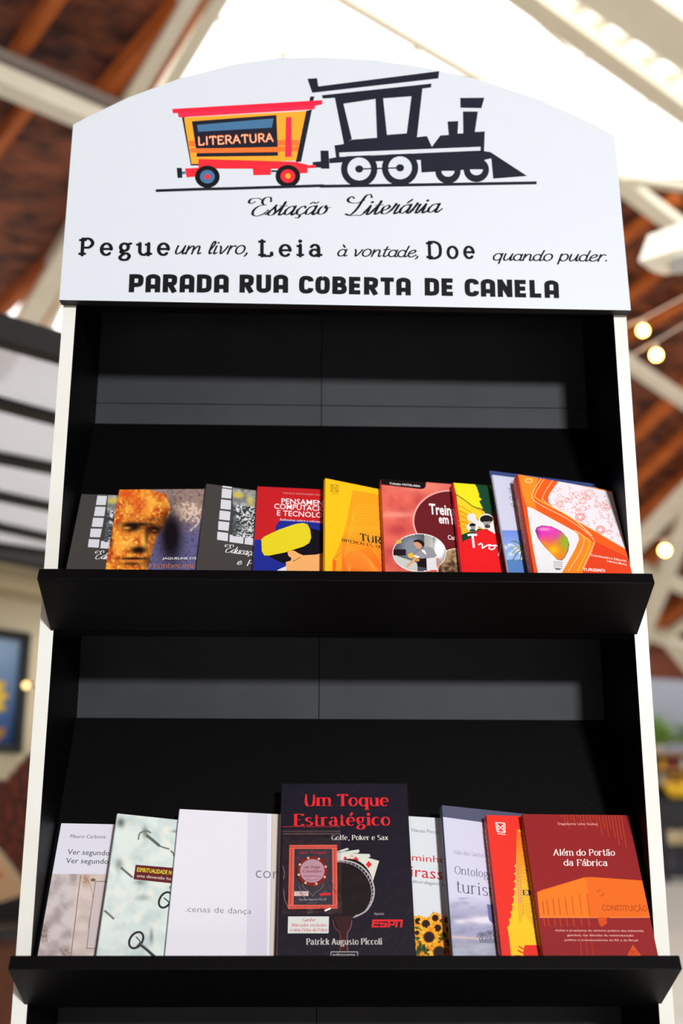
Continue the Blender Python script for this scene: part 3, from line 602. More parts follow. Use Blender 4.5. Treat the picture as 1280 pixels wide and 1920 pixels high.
def bottle(x, y, z, r, h, c, lab):
    t_ = tag(empty('bottle', (x, y, z)), lab, 'bottle', 'bottles on the far stall')
    b = MB(); b.lathe([(r * .9, 0), (r, .01), (r, h * .6), (r * .45, h * .78), (r * .4, h * .95)], (x, y, z), 12); b.build('glass_body', mat('bottle_%d' % len(bpy.data.materials), c, .25), t_, smooth=True)
    b = MB(); b.lathe([(r * .46, h * .93), (r * .46, h * 1.0), (r * .1, h * 1.01)], (x, y, z), 10); b.build('cap', DK, t_)
wn = ['leftmost', 'second', 'third', 'fourth', 'fifth', 'sixth']
for i in range(6): bottle(X0 + .13 + i * .19, YS + .05, 1.64, .055, .23, bc[i], wn[i] + ' bottle from the left on the lower stall shelf')
for i in range(6): bottle(X0 + .16 + i * .19, YS + .05, 1.92, .05, .22, bc[(i + 2) % 6], wn[i] + ' bottle from the left on the upper stall shelf')
GR = mat('fern_leaf', (132, 172, 78), .5, noise_amt=.35, noise_scale=20); POT = mat('clay_pot', (200, 190, 170), .7)
rs = random.Random(9)
for i, lab in enumerate(('bushy green potted plant at the left end of the stall top', 'bushy green potted plant in the middle of the stall top', 'bushy green potted plant at the right end of the stall top')):
    x, y, z = X0 + .3 + i * .85, YS + .12, 2.2; t_ = tag(empty('potted_plant', (x, y, z)), lab, 'plant', 'plants on the far stall')
    b = MB(); b.lathe([(.07, 0), (.1, .14), (.11, .15), (.09, .15)], (x, y, z), 14); b.build('pot', POT, t_)
    b = MB()
    for k in range(130):
        a = rs.uniform(0, 2 * PI); e_ = rs.uniform(.2, 1.45); l = rs.uniform(.3, .78); d = Vector((math.cos(a) * math.cos(e_), math.sin(a) * math.cos(e_), math.sin(e_))); p = Vector((x, y, z + .14)); sd = d.cross(UP).normalized() * .05
        m1 = p + d * l * .6; tp = p + d * l + Vector((0, 0, -.1 * l)); b.add([p, m1 - sd, tp, m1 + sd], [(0, 1, 2, 3)])
    tag(b.build('leaves', GR, t_), kind='stuff')
YL = mat('yellow_basket', (250, 196, 20), .5, noise_amt=.2, noise_scale=40)
for px, py, lab in ((1268, 1468, 'round yellow basket on the counter nearer the book stand'), (1330, 1470, 'round yellow basket on the counter farther from the book stand')):
    p = at_y(px, py, YS - .29); t_ = tag(empty('basket', (p.x, p.y, 1.41)), lab, 'basket'); b = MB(); b.lathe([(.12, 0), (.2, .12), (.21, .26), (.19, .26), (.11, .04)], (p.x, p.y, 1.41), 18); b.build('bowl', YL, t_, smooth=True)
    b = MB(); b.tube([(p.x + .2 * math.cos(a), p.y, 1.41 + .25 + .12 * math.sin(a)) for a in [PI * k / 10 for k in range(11)]], .012, 6); b.build('handle', YL, t_)
JR = mat('pale_jar', (216, 196, 150), .4)
for i in range(5):
    p = at_y(1262 + i * 16, 1600, YS - .75); t_ = tag(empty('jar', (p.x, p.y, .62)), wn[i] + ' pale jar from the left on the low black bench', 'jar', 'jars on the low bench'); b = MB(); b.lathe([(.055, 0), (.06, .02), (.06, .2), (.045, .24)], (p.x, p.y, .62), 12); b.build('jar_body', JR, t_, smooth=True); b = MB(); b.lathe([(.05, .24), (.05, .27), (.01, .275)], (p.x, p.y, .62), 12); b.build('lid', DK, t_)
p = at_y(1262, 1600, YS - .75); bn = tag(empty('bench', (p.x + .5, p.y, 0)), 'low black bench in front of the far counter', 'bench'); b = MB(); b.box((p.x + .45, p.y, .59), (1.3, .3, .05)); b.build('bench_top', DK, bn)
for sx in (-.6, .6):
    for sy in (-.11, .11): b = MB(); b.box((p.x + .45 + sx, p.y + sy, .285), (.05, .05, .57)); b.build('leg', DK, bn)
# ------------------------------------------------------------------ lamp, string lights
p = at_y(1252, 470, 3.4); lam = tag(empty('ceiling_spotlight', (p.x, p.y, p.z)), 'white box spotlight with round lens beside the right edge of the sign', 'lamp')
LW_ = mat('lamp_white', (240, 236, 220), .35); s6 = .001 * (p - CO).dot(CW) / 2.1
def lp(x, y, dy=0): return at_y(x, y, 3.4 + dy)
A_, B_, C_, D_, E_, G_, H_ = lp(1197, 490), lp(1215, 441, .1), lp(1330, 400, .1), lp(1330, 450), lp(1330, 488, .16), lp(1250, 516, .16), lp(1222, 509, .12)
b = MB(); b.add([A_, B_, C_, D_, E_, G_, H_], [(0, 1, 2, 3), (0, 3, 4, 5, 6), (1, 6, 5, 4, 2), (0, 6, 1), (2, 4, 3)]); b.build('housing', LW_, lam)
lc = lp(1276, 491, .08) - UP * .01; b = MB()
R_ = Matrix.Translation(lc) @ Matrix.Rotation(math.radians(165), 4, 'X')
for r0, z0, nm, m in ((.072, .0, 'lens_ring', LW_), (.055, .012, 'lens', mat('lens_glass', (190, 190, 190), .1))):
    b = MB(); b.lathe([(r0, -.02), (r0, z0), (r0 * .85, z0 + .006), (r0 * .8, z0)], n=24); b.v = [tuple(R_ @ Vector(v)) for v in b.v]; b.build(nm, m, lam, smooth=False)
b = MB(); b.tube([lp(1300, 440, .1), lp(1420, 300, .1), lp(1500, 120, .6)], .012, 8); b.build('mounting_arm', LW_, lam)
BULB = glow('warm_bulb', (255, 196, 96), 26); WIRE = mat('pale_cord', (206, 186, 170), .6); SOCK = mat('bulb_socket', (190, 170, 150), .5)
for k, (wp, bulbs, Y, lab) in enumerate((([(1000, 640), (1120, 632), (1180, 608), (1205, 598), (1280, 558), (1420, 480)], [(1205, 620)], 3.9, 'upper string light cord with one glowing bulb by the stand edge'),
        ([(1000, 690), (1120, 690), (1180, 668), (1230, 640), (1280, 610), (1420, 520)], [(1230, 666)], 3.7, 'lower string light cord with the largest glowing bulb'),
        ([(1100, 1024), (1200, 1012), (1246, 1008), (1330, 1000)], [(1246, 1032)], 4.1, 'single far glowing bulb on a thin cord low in the roof'))):
    P0 = at_y(*bulbs[0], Y); sl = tag(empty('string_light', P0), lab, 'string light')
    b = MB(); b.tube([at_y(x, y, Y) for x, y in wp], .0045 if k < 2 else .002, 6); b.build('cord', WIRE, sl)
    for x, y in bulbs:
        c = at_y(x, y, Y); r = .026
        b = MB(); b.lathe([(r * math.sin(PI * i / 12) + .0003, -r * math.cos(PI * i / 12)) for i in range(13)], c, 18); b.build('bulb', BULB, sl, smooth=True)
        b = MB(); b.lathe([(.012, 0), (.013, .03), (.006, .036)], (c.x, c.y, c.z + r * .85), 12); b.build('socket', SOCK, sl)
# ------------------------------------------------------------------ black canopy and wall on the left
ZC = Z0 + 1.35
can = tag(empty('canopy', at_z(40, 850, ZC)), 'black steel canopy roofed with translucent sheets left of the stand', 'canopy')
cl = [((0, 620), (115, 654), 68), ((0, 757), (108, 786), 28), ((0, 858), (100, 878), 28), ((0, 930), (95, 950), 22), ((0, 988), (90, 1008), 20), ((0, 1024), (85, 1036), 8)]
ends = []
for (x0, y0), (x1, y1), w_ in cl:
    a, c = at_z(x0, y0, ZC), at_z(x1, y1, ZC); d = (c - a); d.normalize(); dist = (a - CO).dot(CW); el = (ZC - Z0) / (a - CO).length
    h = w_ / F * dist; a2 = a - d * 2.2; c2 = a + d * 1.7; ends.append((a2, c2))
    b = MB(); b.bar(a2, c2, .07, max(.03, h - .07 * el)); b.build('canopy_bar', BSTEEL, can)
for (a, c), (e_, g) in zip(ends, ends[1:]):
    q = [v + UP * .012 for v in (a, c, g, e_)]
    for i in range(4):
        u0, u1 = i / 4 + .004, (i + 1) / 4 - .004
        solid([q[0].lerp(q[1], u0), q[0].lerp(q[1], u1), q[3].lerp(q[2], u1), q[3].lerp(q[2], u0)], UP, .008).build('roof_sheet', POLY, can)
for i in (0, 1):
    b = MB(); b.bar(ends[0][i] + UP * 0, ends[-1][i], .07, .1); b.build('side_rail', BSTEEL, can)
# wall plane under the far edge of the canopy
wa, wc = at_z(0, 1042, ZC), at_z(78, 1058, ZC); wd = (wc - wa); wd.z = 0; wd.normalize(); wn_ = Vector((wd.y, -wd.x, 0))
b = MB(); b.bar(wa - wd * 2.3 + UP * .02, wa + wd * 1.7 + UP * .02, .1, .09); b.build('edge_beam', BSTEEL, can)
for u in (-2.1, 1.5):
    b = MB(); q = ends[0][0] if u < 0 else ends[0][1]; b.box((q.x, q.y, (ZC - .05) / 2), (.08, .08, ZC - .05)); 
    if u < 0: b.build('post', BSTEEL, can)
W0 = wa - wd * 3 + wn_ * -.12; W0.z = 0
b = MB(); q = [W0, W0 + wd * 5.2]; b.add([Vector((v.x, v.y, z)) - wn_ * t_ for z in (0, ZC + .05) for v in q for t_ in (0, .15)], [(0, 2, 6, 4), (3, 1, 5, 7), (4, 6, 7, 5), (0, 4, 5, 1), (2, 3, 7, 6), (0, 1, 3, 2)]); tag(b.build('wall_left', WALLM), kind='structure')
WP = (W0, wn_)
def wl(x, y): return hit(x, y, *WP)
z1_ = wl(40, 1098).z
b = MB(); b.bar(Vector((W0.x, W0.y, z1_)) + wn_ * .03, Vector((W0.x, W0.y, z1_)) + wd * 5.2 + wn_ * .03, .06, .1); tag(b.build('trim_1', mat('tan_moulding', (196, 178, 140), .7)), kind='structure')
def wallM(off): p = W0 + wn_ * off; return Matrix(((wd.x, 0, wn_.x, p.x), (wd.y, 0, wn_.y, p.y), (0, 1, 0, 0), (0, 0, 0, 1)))
# framed picture
tl, br = wl(-150, 1180), wl(27, 1405); tr = wl(41, 1195)
u0, u1 = (tl - W0).dot(wd), (wl(34, 1300) - W0).dot(wd); v0, v1 = br.z, tr.z
pic = tag(empty('framed_picture', W0 + wd * ((u0 + u1) / 2) + UP * v0 + wn_ * .01), 'framed picture of a yellow scalloped flower on blue, hung on the cream wall', 'picture')
FM = mat('dark_green_frame', (34, 36, 32), .4)
def frm(ua, va, ub, vb, nm='frame_rail'):
    p, q = W0 + wd * ua + UP * va + wn_ * .03, W0 + wd * ub + UP * vb + wn_ * .03; b = MB(); b.bar(p, q, .045, .045 if abs(va - vb) < .01 else .045, up=wn_); b.build(nm, FM, pic)
frm(u0, v0, u1, v0); frm(u0, v1, u1, v1); frm(u0, v0 - .022, u0, v1 + .022); frm(u1, v0 - .022, u1, v1 + .022)
Mw = wallM(.012); WPn = Print(Mw, 0, 0, 0)
bd = MB(); bd.add([W0 + wd * u + UP * v + wn_ * .008 for u, v in ((u0, v0), (u1, v0), (u1, v1), (u0, v1))], [(0, 1, 2, 3)]); bd.build('backing', FM, pic)
def blue(x, y): return mixc((150, 176, 206), (40, 70, 120), (y - 1250) / 110)
def frame_pt(u, v): return (u0 + (u1 - u0) * u, v0 + (v1 - v0) * v)
cells = []
WPn.layer([frame_pt(0, 0), frame_pt(1, 1)]); Lq = WPn.items.setdefault('picture_print', [])
for j in range(24):
    for i in range(24):
        q = [frame_pt(a, c) for a, c in ((i / 24, j / 24), ((i + 1) / 24, j / 24), ((i + 1) / 24, (j + 1) / 24), (i / 24, (j + 1) / 24))]
        Lq.append((q, 1, [lin(mixc((36, 64, 116), (160, 184, 210), jj / 24)) for jj in (j, j, j + 1, j + 1)]))
for r_, c_ in ((46, (206, 166, 50)), (38, (236, 200, 90)), (26, (90, 76, 40))): 
    WPn.poly([(-34 + (r_ + 5 * math.cos(12 * a)) * math.cos(a), 1305 + (r_ + 5 * math.cos(12 * a)) * math.sin(a)) for a in [2 * PI * k / 96 for k in range(96)]], c_, 'picture_print')
WPn.poly([(-20, 1375), (10, 1362), (8, 1378), (-6, 1392)], (170, 120, 50), 'picture_print')
n0 = set(COL.objects); WPn.build(pic, INK)
for o in set(COL.objects) - n0: o.data.transform(pic.matrix_basis.inverted() @ Mw)
# brown poster
pu0, pu1 = (wl(-140, 1550) - W0).dot(wd), (wl(150, 1550) - W0).dot(wd); pv0, pv1 = wl(20, 1700).z, wl(20, 1385).z
post = tag(empty('wall_poster', W0 + wd * pu0 + UP * pv0), 'poster of a large dark brown round loaf low on the cream wall', 'poster')
b = MB(); b.add([W0 + wd * u + UP * v + wn_ * t_ for t_ in (.002, .012) for u, v in ((pu0, pv0), (pu1, pv0), (pu1, pv1), (pu0, pv1))], [(3, 2, 1, 0), (4, 5, 6, 7), (0, 1, 5, 4), (1, 2, 6, 5), (2, 3, 7, 6), (3, 0, 4, 7)]); b.build('poster_board', WALLM, post)
Mp = wallM(.0125); Q = Print(Mp, 0, 0, 0)
Q.poly([(-130, 1500), (0, 1598), (38, 1655), (130, 1790), (130, 1690), (36, 1682), (-130, 1720)], (226, 184, 140), 'poster_print')
def loaf(x, y): n = nz(x, y, 11, 3); return mixc((128, 56, 34), (38, 20, 18), .4 + 1.5 * n)
Q.grid(-120, 1395, 140, 1700, 90, 100, loaf, name='poster_print', inside=lambda x, y: (1462 if x < 13 else 1462 - (x - 13) * 1.35 if x < 32 else 1436 - (x - 32) * .95 if x < 60 else 1410 - (x - 60) * .3) + 5 * nz(x, y, 8, 4) < y < 1594 + x * 1.1 + x * x * .006)
Q.poly([(-130, 1720), (0, 1692), (36, 1680), (130, 1650), (130, 1760), (-130, 1760)], (40, 36, 36), 'poster_print'); Q.poly([(-30, 1630), (2, 1636), (3, 1646), (-30, 1642)], (214, 60, 50), 'poster_print')
n0 = set(COL.objects); Q.build(post, INK)
for o in set(COL.objects) - n0: o.data.transform(post.matrix_basis.inverted() @ Mp)
# wooden cabinet under the poster
CW_ = mat('red_brown_cabinet', (120, 58, 26), .4, noise_amt=.3, noise_scale=6, stretch=(1, 1, .3)); CT_ = mat('cabinet_top', (40, 36, 36), .4)
zc = wl(20, 1712).z; cb = tag(empty('low_cabinet', W0 + wd * 2.4 + wn_ * .2), 'low red-brown wooden cabinet with dark top against the cream wall', 'cabinet')
def wbox(ua, ub, za, zb, da, db, nm, m):
    b = MB(); b.add([W0 + wd * u + UP * z + wn_ * d for d in (da, db) for z in (za, zb) for u in (ua, ub)], [(0, 1, 3, 2), (4, 6, 7, 5), (0, 4, 5, 1), (2, 3, 7, 6), (0, 2, 6, 4), (1, 5, 7, 3)]); b.build(nm, m, cb)
wbox(.6, 4.6, .02, zc - .08, .02, .4, 'body', CW_); wbox(.56, 4.64, zc - .08, zc - .03, .02, .43, 'top_board', CT_)
for i in range(4):
    wbox(.64 + i, 1.6 + i, .08, zc - .12, .4, .415, 'door', CW_); wbox(1.5 + i, 1.52 + i, zc * .5, zc * .5 + .12, .415, .44, 'handle', CT_)
# glowing balls put in for lamp reflections, warm points beside the picture
WL_ = glow('lamp_reflection_glow', (255, 206, 130), 3)
for (x, y), lab in (((30, 1287), 'small warm light dot on the picture frame edge'), ((58, 1284), 'small warm light dot on the cream wall by the stand')):
    p = wl(x, y) + wn_ * .09; t_ = tag(empty('lamp_reflection', p), lab, 'wall light'); b = MB(); b.lathe([(.018 * math.sin(PI * i / 8) + .0002, -.018 * math.cos(PI * i / 8)) for i in range(9)], p, 12); b.build('glow_ball', WL_, t_, smooth=True)
    b = MB(); b.bar(p - wn_ * .09, p - wn_ * .012, .012, .012); b.build('glow_ball_stub', FM, t_)

# ------------------------------------------------------------------ books
BOOK = {  # shelf, x, surface offset, yaw, roll, width, height, thickness
'edu_a': (1, -.3780, .0133, 1.9, -.3, .160, .229, .008), 'face': (1, -.3237, .0210, -1.9, -.4, .125, .231, .009),
'edu_b': (1, -.2002, .0349, 9.4, -.8, .159, .232, .009), 'pens': (1, -.1241, .0319, 3.2, 0, .155, .230, .009),
'yellow': (1, -.0282, .0504, 15.5, -.2, .150, .230, .010), 'treina': (1, .0525, .0417, 5.5, .1, .160, .238, .013),
'trop': (1, .1537, .0445, 5.5, 0, .140, .229, .012), 'navy': (1, .2139, .0505, 10.5, 1.3, .160, .247, .0035),
'blue': (1, .2147, .0572, 10.5, 1.3, .160, .2325, .0065), 'orange': (1, .2421, .0773, 13.5, .5, .144, .215, .017),
'mauro': (2, -.3774, .0097, 1.1, -.5, .140, .227, .007), 'espir': (2, -.3000, .0388, 11.5, -.7, .148, .227, .009),
'cenas': (2, -.2184, .0337, 5.6, -.3, .160, .236, .011), 'neusa': (2, .0500, .0213, 5.1, -.9, .140, .235, .009),
'joao': (2, .1298, .0427, 11.9, -.1, .153, .238, .011), 'em': (2, .1886, .0489, 4.2, .5, .160, .221, .018),
'alem': (2, .2367, .0598, 3.2, 1.1, .141, .217, .014), 'toque': (2, -.0826, .0395, -.4, .1, .168, .270, .018)}
LABELS = {
'edu_a': 'dark grey paperback with a column of white tiles, leftmost on the upper shelf', 'face': 'paperback with an orange stone face beside a cracked blue-grey wall',
'edu_b': 'dark grey paperback with white tiles and script title between stone face and red book', 'pens': 'red and blue paperback with a yellow visor shape above an orange hand',
'yellow': 'yellow paperback with an orange curved tower and dark title lettering', 'treina': 'salmon pink paperback with maroon circle and oval photo of a housekeeper',
'trop': 'red paperback with yellow leaves on dark green and white brush title', 'navy': 'thin navy blue booklet standing just behind the pale palm tree book',
'blue': 'pale lilac paperback with a palm tree against blue sky at its foot', 'orange': 'orange and white paperback with a multicoloured light bulb, rightmost on the upper shelf',
'mauro': 'white paperback with a faded pinkish door picture, leftmost on the lower shelf', 'espir': 'pale mint paperback with scattered old keys and a maroon title strip',
'cenas': 'plain white book with thin grey lettering beside the wrapped navy hardcover', 'neusa': 'white paperback with red lettering above a bunch of sunflowers',
'joao': 'lilac grey paperback with slate top band and a cloudy seaside view', 'em': 'bright red book with white emblem and yellow jagged tower next to maroon book',
'alem': 'maroon paperback with an orange building and white decorative title', 'toque': 'navy shrink-wrapped hardcover with red title, playing cards and a black golf ball'}
COVERS = {  # cover colour, spine colour
'edu_a': ((64, 62, 60), None), 'edu_b': ((64, 62, 60), None), 'face': ((150, 130, 120), (225, 130, 40)), 'pens': ((190, 30, 36), (150, 30, 50)), 'yellow': ((246, 190, 24), None),
'treina': ((228, 110, 95), (225, 95, 70)), 'trop': ((226, 30, 36), (236, 40, 70)), 'navy': ((58, 74, 128), None), 'blue': ((200, 205, 226), (205, 212, 228)), 'orange': ((222, 66, 32), (224, 72, 30)),
'mauro': ((215, 214, 224), None), 'espir': ((205, 220, 212), None), 'cenas': ((222, 220, 228), None), 'neusa': ((214, 219, 222), None), 'joao': ((206, 206, 226), (70, 74, 100)),
'em': ((230, 50, 38), (206, 44, 40)), 'alem': ((142, 32, 34), (150, 60, 34)), 'toque': ((16, 16, 32), None)}
PR = {}; ROOT = {}
def make_book(key):
    sh, x, off, yaw, rot, w, h, t = BOOK[key]; o, e, n = FR[sh]
    y, r = math.radians(yaw), math.radians(rot)
    X = Vector((math.cos(y), 0, 0)) - n * math.sin(y)
    R = X * math.cos(r) + e * math.sin(r); U = -X * math.sin(r) + e * math.cos(r); N = R.cross(U)
    lift = .0168
    p = o + Vector((x, 0, 0)) + n * off + e * .002 + U * (lift - .002) - N * t
    h -= lift - .002
    M = Matrix(((R.x, U.x, N.x, p.x), (R.y, U.y, N.y, p.y), (R.z, U.z, N.z, p.z), (0, 0, 0, 1)))
    root = empty('book', M=M); ROOT[key] = root
    tag(root, LABELS[key], 'book', 'books on the upper shelf' if sh == 1 else 'books on the lower shelf')
    cc, sc = COVERS[key]; hard = key == 'toque'; ct = .0022 if hard else .00045; ov = .003 if hard else 0
    mc = mat('cover_' + key, cc, .42, spec=.22); ms = mat('spine_' + key, sc, .42, spec=.22) if sc else mc
    b = MB()
    b.box((w / 2, h / 2, t - ct / 2), (w, h, ct), 0); b.box((w / 2, h / 2, ct / 2), (w, h, ct), 0)
    b.box((ct / 2, h / 2, t / 2), (ct, h, t - 2 * ct), 1)
    # softly bulging spine
    prof = [(-.0012 * math.sin(PI * i / 6), t * (.06 + .88 * i / 6)) for i in range(7)]
    vs = [(a, 0, c) for a, c in prof] + [(a, h, c) for a, c in prof]
    b.add(vs, [(i, i + 1, 8 + i, 7 + i) for i in range(6)] + [tuple(range(7)), tuple(range(7, 14))[::-1]], 1)
    c = b.build('cover', [mc, ms], root, world_space=False)
    g = MB(); nl = 6
    for i in range(nl):      # page block in slightly uneven gatherings
        z0 = ct + (t - 2 * ct) * i / nl; dz = (t - 2 * ct) / nl; s_ = random.uniform(-.0003, .0003)
        g.box(((w - ov) / 2 + ct / 2, h / 2, z0 + dz / 2), (w - ov - ct - .0008 + s_, h - 2 * ov - .0006, dz * .97))
    g.build('pages', PAPER, root, world_space=False)
    P = Print(M, w, h, t + .0001); PR[key] = P
    return P
for k in BOOK: make_book(k)

# --- dark grey books with tiled picture
P = PR['edu_b']; P.view(3.2, 100, 880)
def edu(P, Q):
    """draws on P the layout measured on Q"""
    def pp(pts, c): P.raw([[Q.px(*q) for q in pts]], c)
    tiles = [[(1015, 97), (1072, 105), (1071, 116), (1013, 108)], [(1012, 114), (1070, 122), (1066, 176), (1008, 170)], [(1006, 180), (1066, 187), (1064, 243), (1002, 236)], [(998, 246), (1062, 254), (1058, 308), (994, 300)], [(990, 311), (1056, 318), (1050, 370), (988, 362)],
             [(984, 374), (1048, 382), (1046, 432), (982, 422)], [(1058, 392), (1142, 402), (1138, 447), (1056, 436)], [(1150, 404), (1222, 412), (1218, 458), (1146, 448)], [(1230, 414), (1300, 424), (1296, 468), (1226, 458)], [(1310, 426), (1380, 436), (1376, 480), (1306, 470)]]
    for q in tiles: pp(q, (206, 208, 214))
    def pic(x, y):
        d = math.hypot((x - 1150) / 1.1, y - 290); v = nz(x, y, 40, 2)
        if y < 210:
            c = mixc((90, 95, 92), (190, 195, 192), .5 + .6 * v)
            return mixc(c, (196, 178, 80), blob(x, y, 1105, 148, 32, 16) * 1.4 + blob(x, y, 1180, 180, 18, 30))
        s = math.sin((x * .9 + y * 1.1 + 60 * v) / 7.5 + d / 12)
        c = (205, 208, 210) if s > .1 else (52, 58, 60)
        return mixc(c, (60, 66, 68), .7 * blob(x, y, 1110, 330, 26, 34) + (.6 if x < 1095 + 8 * v else 0))
    X0, Y0, X1, Y1 = 1076, 112, 1400, 400
    Lq = P.items.setdefault('cover_art', []); nx, ny = 70, 64; P.layer([Q.px(X0, Y0), Q.px(X1, Y1)])
    for j in range(ny):
        for i in range(nx):
            xa = X0 + (X1 - X0) * i / nx; ya = Y0 + (Y1 - Y0) * j / ny; xb = xa + (X1 - X0) / nx; yb = ya + (Y1 - Y0) / ny; sk = .12 * (xa - X0)
            q = [Q.px(a, b_ + sk) for a, b_ in ((xa, ya), (xa, yb), (xb, yb), (xb, ya))]
            q = clip_rect(q, P.w, P.h)
            if len(q) > 2: Lq.append((q, P.k, [lin(pic(xa, ya))] * len(q)))
    for t, a, b_ in (('Educação', (1030, 497), (1232, 522)), ('e Patrimônio', (1100, 571), (1420, 604))):
        pl_, w = stroke_text(t, 'script'); A = Vector(Q.px(*a)); B = Vector(Q.px(*b_)); tp = Vector(Q.px(a[0], a[1] - 34))
        ex = (B - A) / w; pe = Vector((-(B - A).y, (B - A).x)).normalized(); ey = pe * ((tp - A).dot(pe) / 7)
        P.raw([[tuple(A + ex * x + ey * y) for x, y in p] for p in pl_], (226, 226, 226), 'lettering')
edu(P, P); edu(PR['edu_a'], P)

# --- stone face
P = PR['face']; P.view(3.2, 100, 880)
def face(x, y):
    n = nz(x, y, 60, 1); n2 = nz(x, y, 18, 3)
    edge = 600 + 100 * math.exp(-((y - 240) / 150) ** 2) - (max(0, y - 380) * .12) + 8 * n + (-110 * max(0, (150 - y) / 40) if y < 150 else 0)
    if x > edge:
        c = mixc((150, 128, 118), (96, 94, 138), (y - 250) / 160); c = mixc(c, (60, 50, 60), .9 * n2)
        peel = blob(x, y, 800, 255, 110, 62) * (.9 + 1.3 * n2); c = mixc(c, (214, 186, 168), 1.4 * peel if peel > .45 else 0)
        if abs(x - 845 - 26 * math.sin(y / 22)) < 5 and 260 < y < 372: c = (214, 200, 190)
        return mixc(c, (14, 10, 16), 1.25 * blob(x, y, 705, 400, 62, 150))
    c = mixc((236, 146, 44), (176, 54, 18), .35 + 1.2 * n); c = mixc(c, (250, 196, 84), 1.5 * max(0, n2) + .3 * blob(x, y, 450, 230, 80, 50))
    c = mixc(c, (206, 60, 20), .8 * blob(x, y, 440, 150, 60, 30) + .6 * blob(x, y, 520, 210, 50, 40))
    c = mixc(c, (250, 190, 80), .9 * blob(x, y, 545, 430, 22, 60) + .7 * blob(x, y, 440, 450, 60, 36) + .6 * blob(x, y, 590, 190, 60, 50))
    D_ = (26, 12, 8)
    for cx, cy, rx, ry, a in ((470, 345, 55, 26, 1.3), (606, 362, 44, 26, 1.3), (520, 330, 90, 10, .9), (512, 484, 44, 20, 1.3), (560, 400, 14, 60, .6), (480, 536, 80, 8, 1.2), (470, 566, 60, 12, .7), (655, 470, 48, 110, 1.15), (676, 330, 26, 90, .8), (585, 560, 44, 40, .8), (600, 300, 60, 14, .45), (345, 420, 10, 60, .5)):
        c = mixc(c, D_, a * blob(x, y, cx, cy, rx, ry))
    c = mixc(c, (232, 160, 70), blob(x, y, 440, 352, 24, 8)); c = mixc(c, (180, 100, 60), .8 * blob(x, y, 604, 368, 16, 6))
    return mixc(c, (224, 120, 50), .8 * blob(x, y, 480, 549, 70, 7))
P.grid(230, 100, 925, 700, 120, 110, face)
P.text('JAQUELINE STEFANI', (655, 540), (925, 540), 13, (226, 222, 214), 'sans', bold=.12)
P.text('O conhecimento', (548, 592), (935, 592), 30, (196, 110, 52), 'serif')

# --- red and blue book
P = PR['pens']; P.view(3.2, 460, 880); q = P.poly
q([(30, 421), (182, 424), (800, 450), (800, 900), (20, 900)], (28, 42, 142)); q([(180, 345), (200, 312), (240, 304), (380, 312), (480, 330), (720, 340), (720, 520), (180, 372)], (28, 42, 142))
q([(372, 352), (420, 360), (520, 390), (520, 560), (330, 530), (262, 552), (236, 566), (190, 548), (120, 512), (330, 470)], (12, 10, 22))
P.poly([(95, 420), (112, 404), (200, 362), (300, 328), (345, 322), (372, 330), (388, 362), (394, 410), (382, 442), (350, 462), (240, 498), (140, 518), (112, 516), (98, 490)], (222, 205, 34))
q([(252, 498), (268, 488), (292, 488), (318, 504), (346, 516), (420, 512), (520, 490), (800, 480), (800, 800), (240, 800), (246, 600), (242, 556), (272, 548), (276, 532), (258, 520)], (236, 172, 104))
q([(192, 604), (246, 580), (244, 700), (150, 700)], (216, 220, 232))
P.line([(330, 528), (300, 545), (284, 552)], 3, (40, 20, 20)); 
P.text('PAULO ANTONIO PASQUALI', (226, 146), (520, 162), 9, (214, 150, 150), bold=.1)
P.text('PENSAMENTO', (212, 205), (540, 222), 33, (240, 236, 238), bold=.07)
P.text('COMPUTACIONAL', (170, 236), (575, 257), 33, (240, 236, 238), bold=.07)
P.text('E TECNOLOGIAS', (185, 276), (566, 296), 33, (240, 236, 238), bold=.07)
P.text('Reflexões sobre a educação no século', (206, 307), (570, 326), 13, (205, 200, 225), bold=.12)

# --- yellow tower book and the red one of the same series
def tower(P, pts, c1, c2, lines, up, lc):
    P.poly(pts, c1)
P = PR['yellow']; P.view(4.923, 600, 900)
jag = []
for i in range(17):
    f = i / 16; x = 268 - 150 * f ** 1.6; y = 260 + 480 * f; jag += [(x, y), (x - 14 - 8 * f, y + 22)]
P.poly([(300, 92), (560, 140), (720, 170), (720, 900), (120, 900), (115, 740)] + jag[::-1], (236, 158, 28))
def grad(x, y): return mixc((240, 166, 30), (240, 112, 32), (y - 430) / 330)
P.grid(200, 430, 720, 1000, 40, 40, grad, inside=lambda x, y: x > 262 - 150 * max(0, min(1, (y - 280) / 470)) ** 1.6)
P.poly([(115, 738), (150, 742), (138, 1000), (112, 1000)], (240, 100, 40))
for i in range(16):
    y = 225 + i * 26; r = 250 - i * 8
    P.line([(300 - i * 5, y + 150 - i * 4), (312 - i * 4, y + 50), (370, y + 4 + i), (460, y), (600, y + 30 + i * 12)], 4, (246, 184, 52), smooth=True)
for i in range(14): P.line([(180 + i * 8, 640 + i * 22), (300, 625 + i * 14), (420 + i * 12, 700 + i * 20), (560, 860 + i * 30)], 3.5, (250, 170, 60), smooth=True)
P.text('TURISMO', (372, 560), (820, 640), 66, (20, 52, 40), 'didone')
P.text('INTERFACES, DESAFIOS', (200, 566), (735, 666), 26, (96, 62, 20), 'didone')
LG = (150, 118, 20)
for a in ([(98, 42), (166, 50), (168, 112), (100, 104)],): P.line(a, 5, LG, closed=True)
P.line([(98, 42), (134, 72), (166, 50)], 5, LG); P.line([(100, 104), (128, 76), (168, 112)], 5, LG); P.line([(112, 60), (112, 92)], 5, LG); P.line([(150, 66), (152, 96)], 5, LG); P.line([(104, 124), (166, 132)], 4, LG)

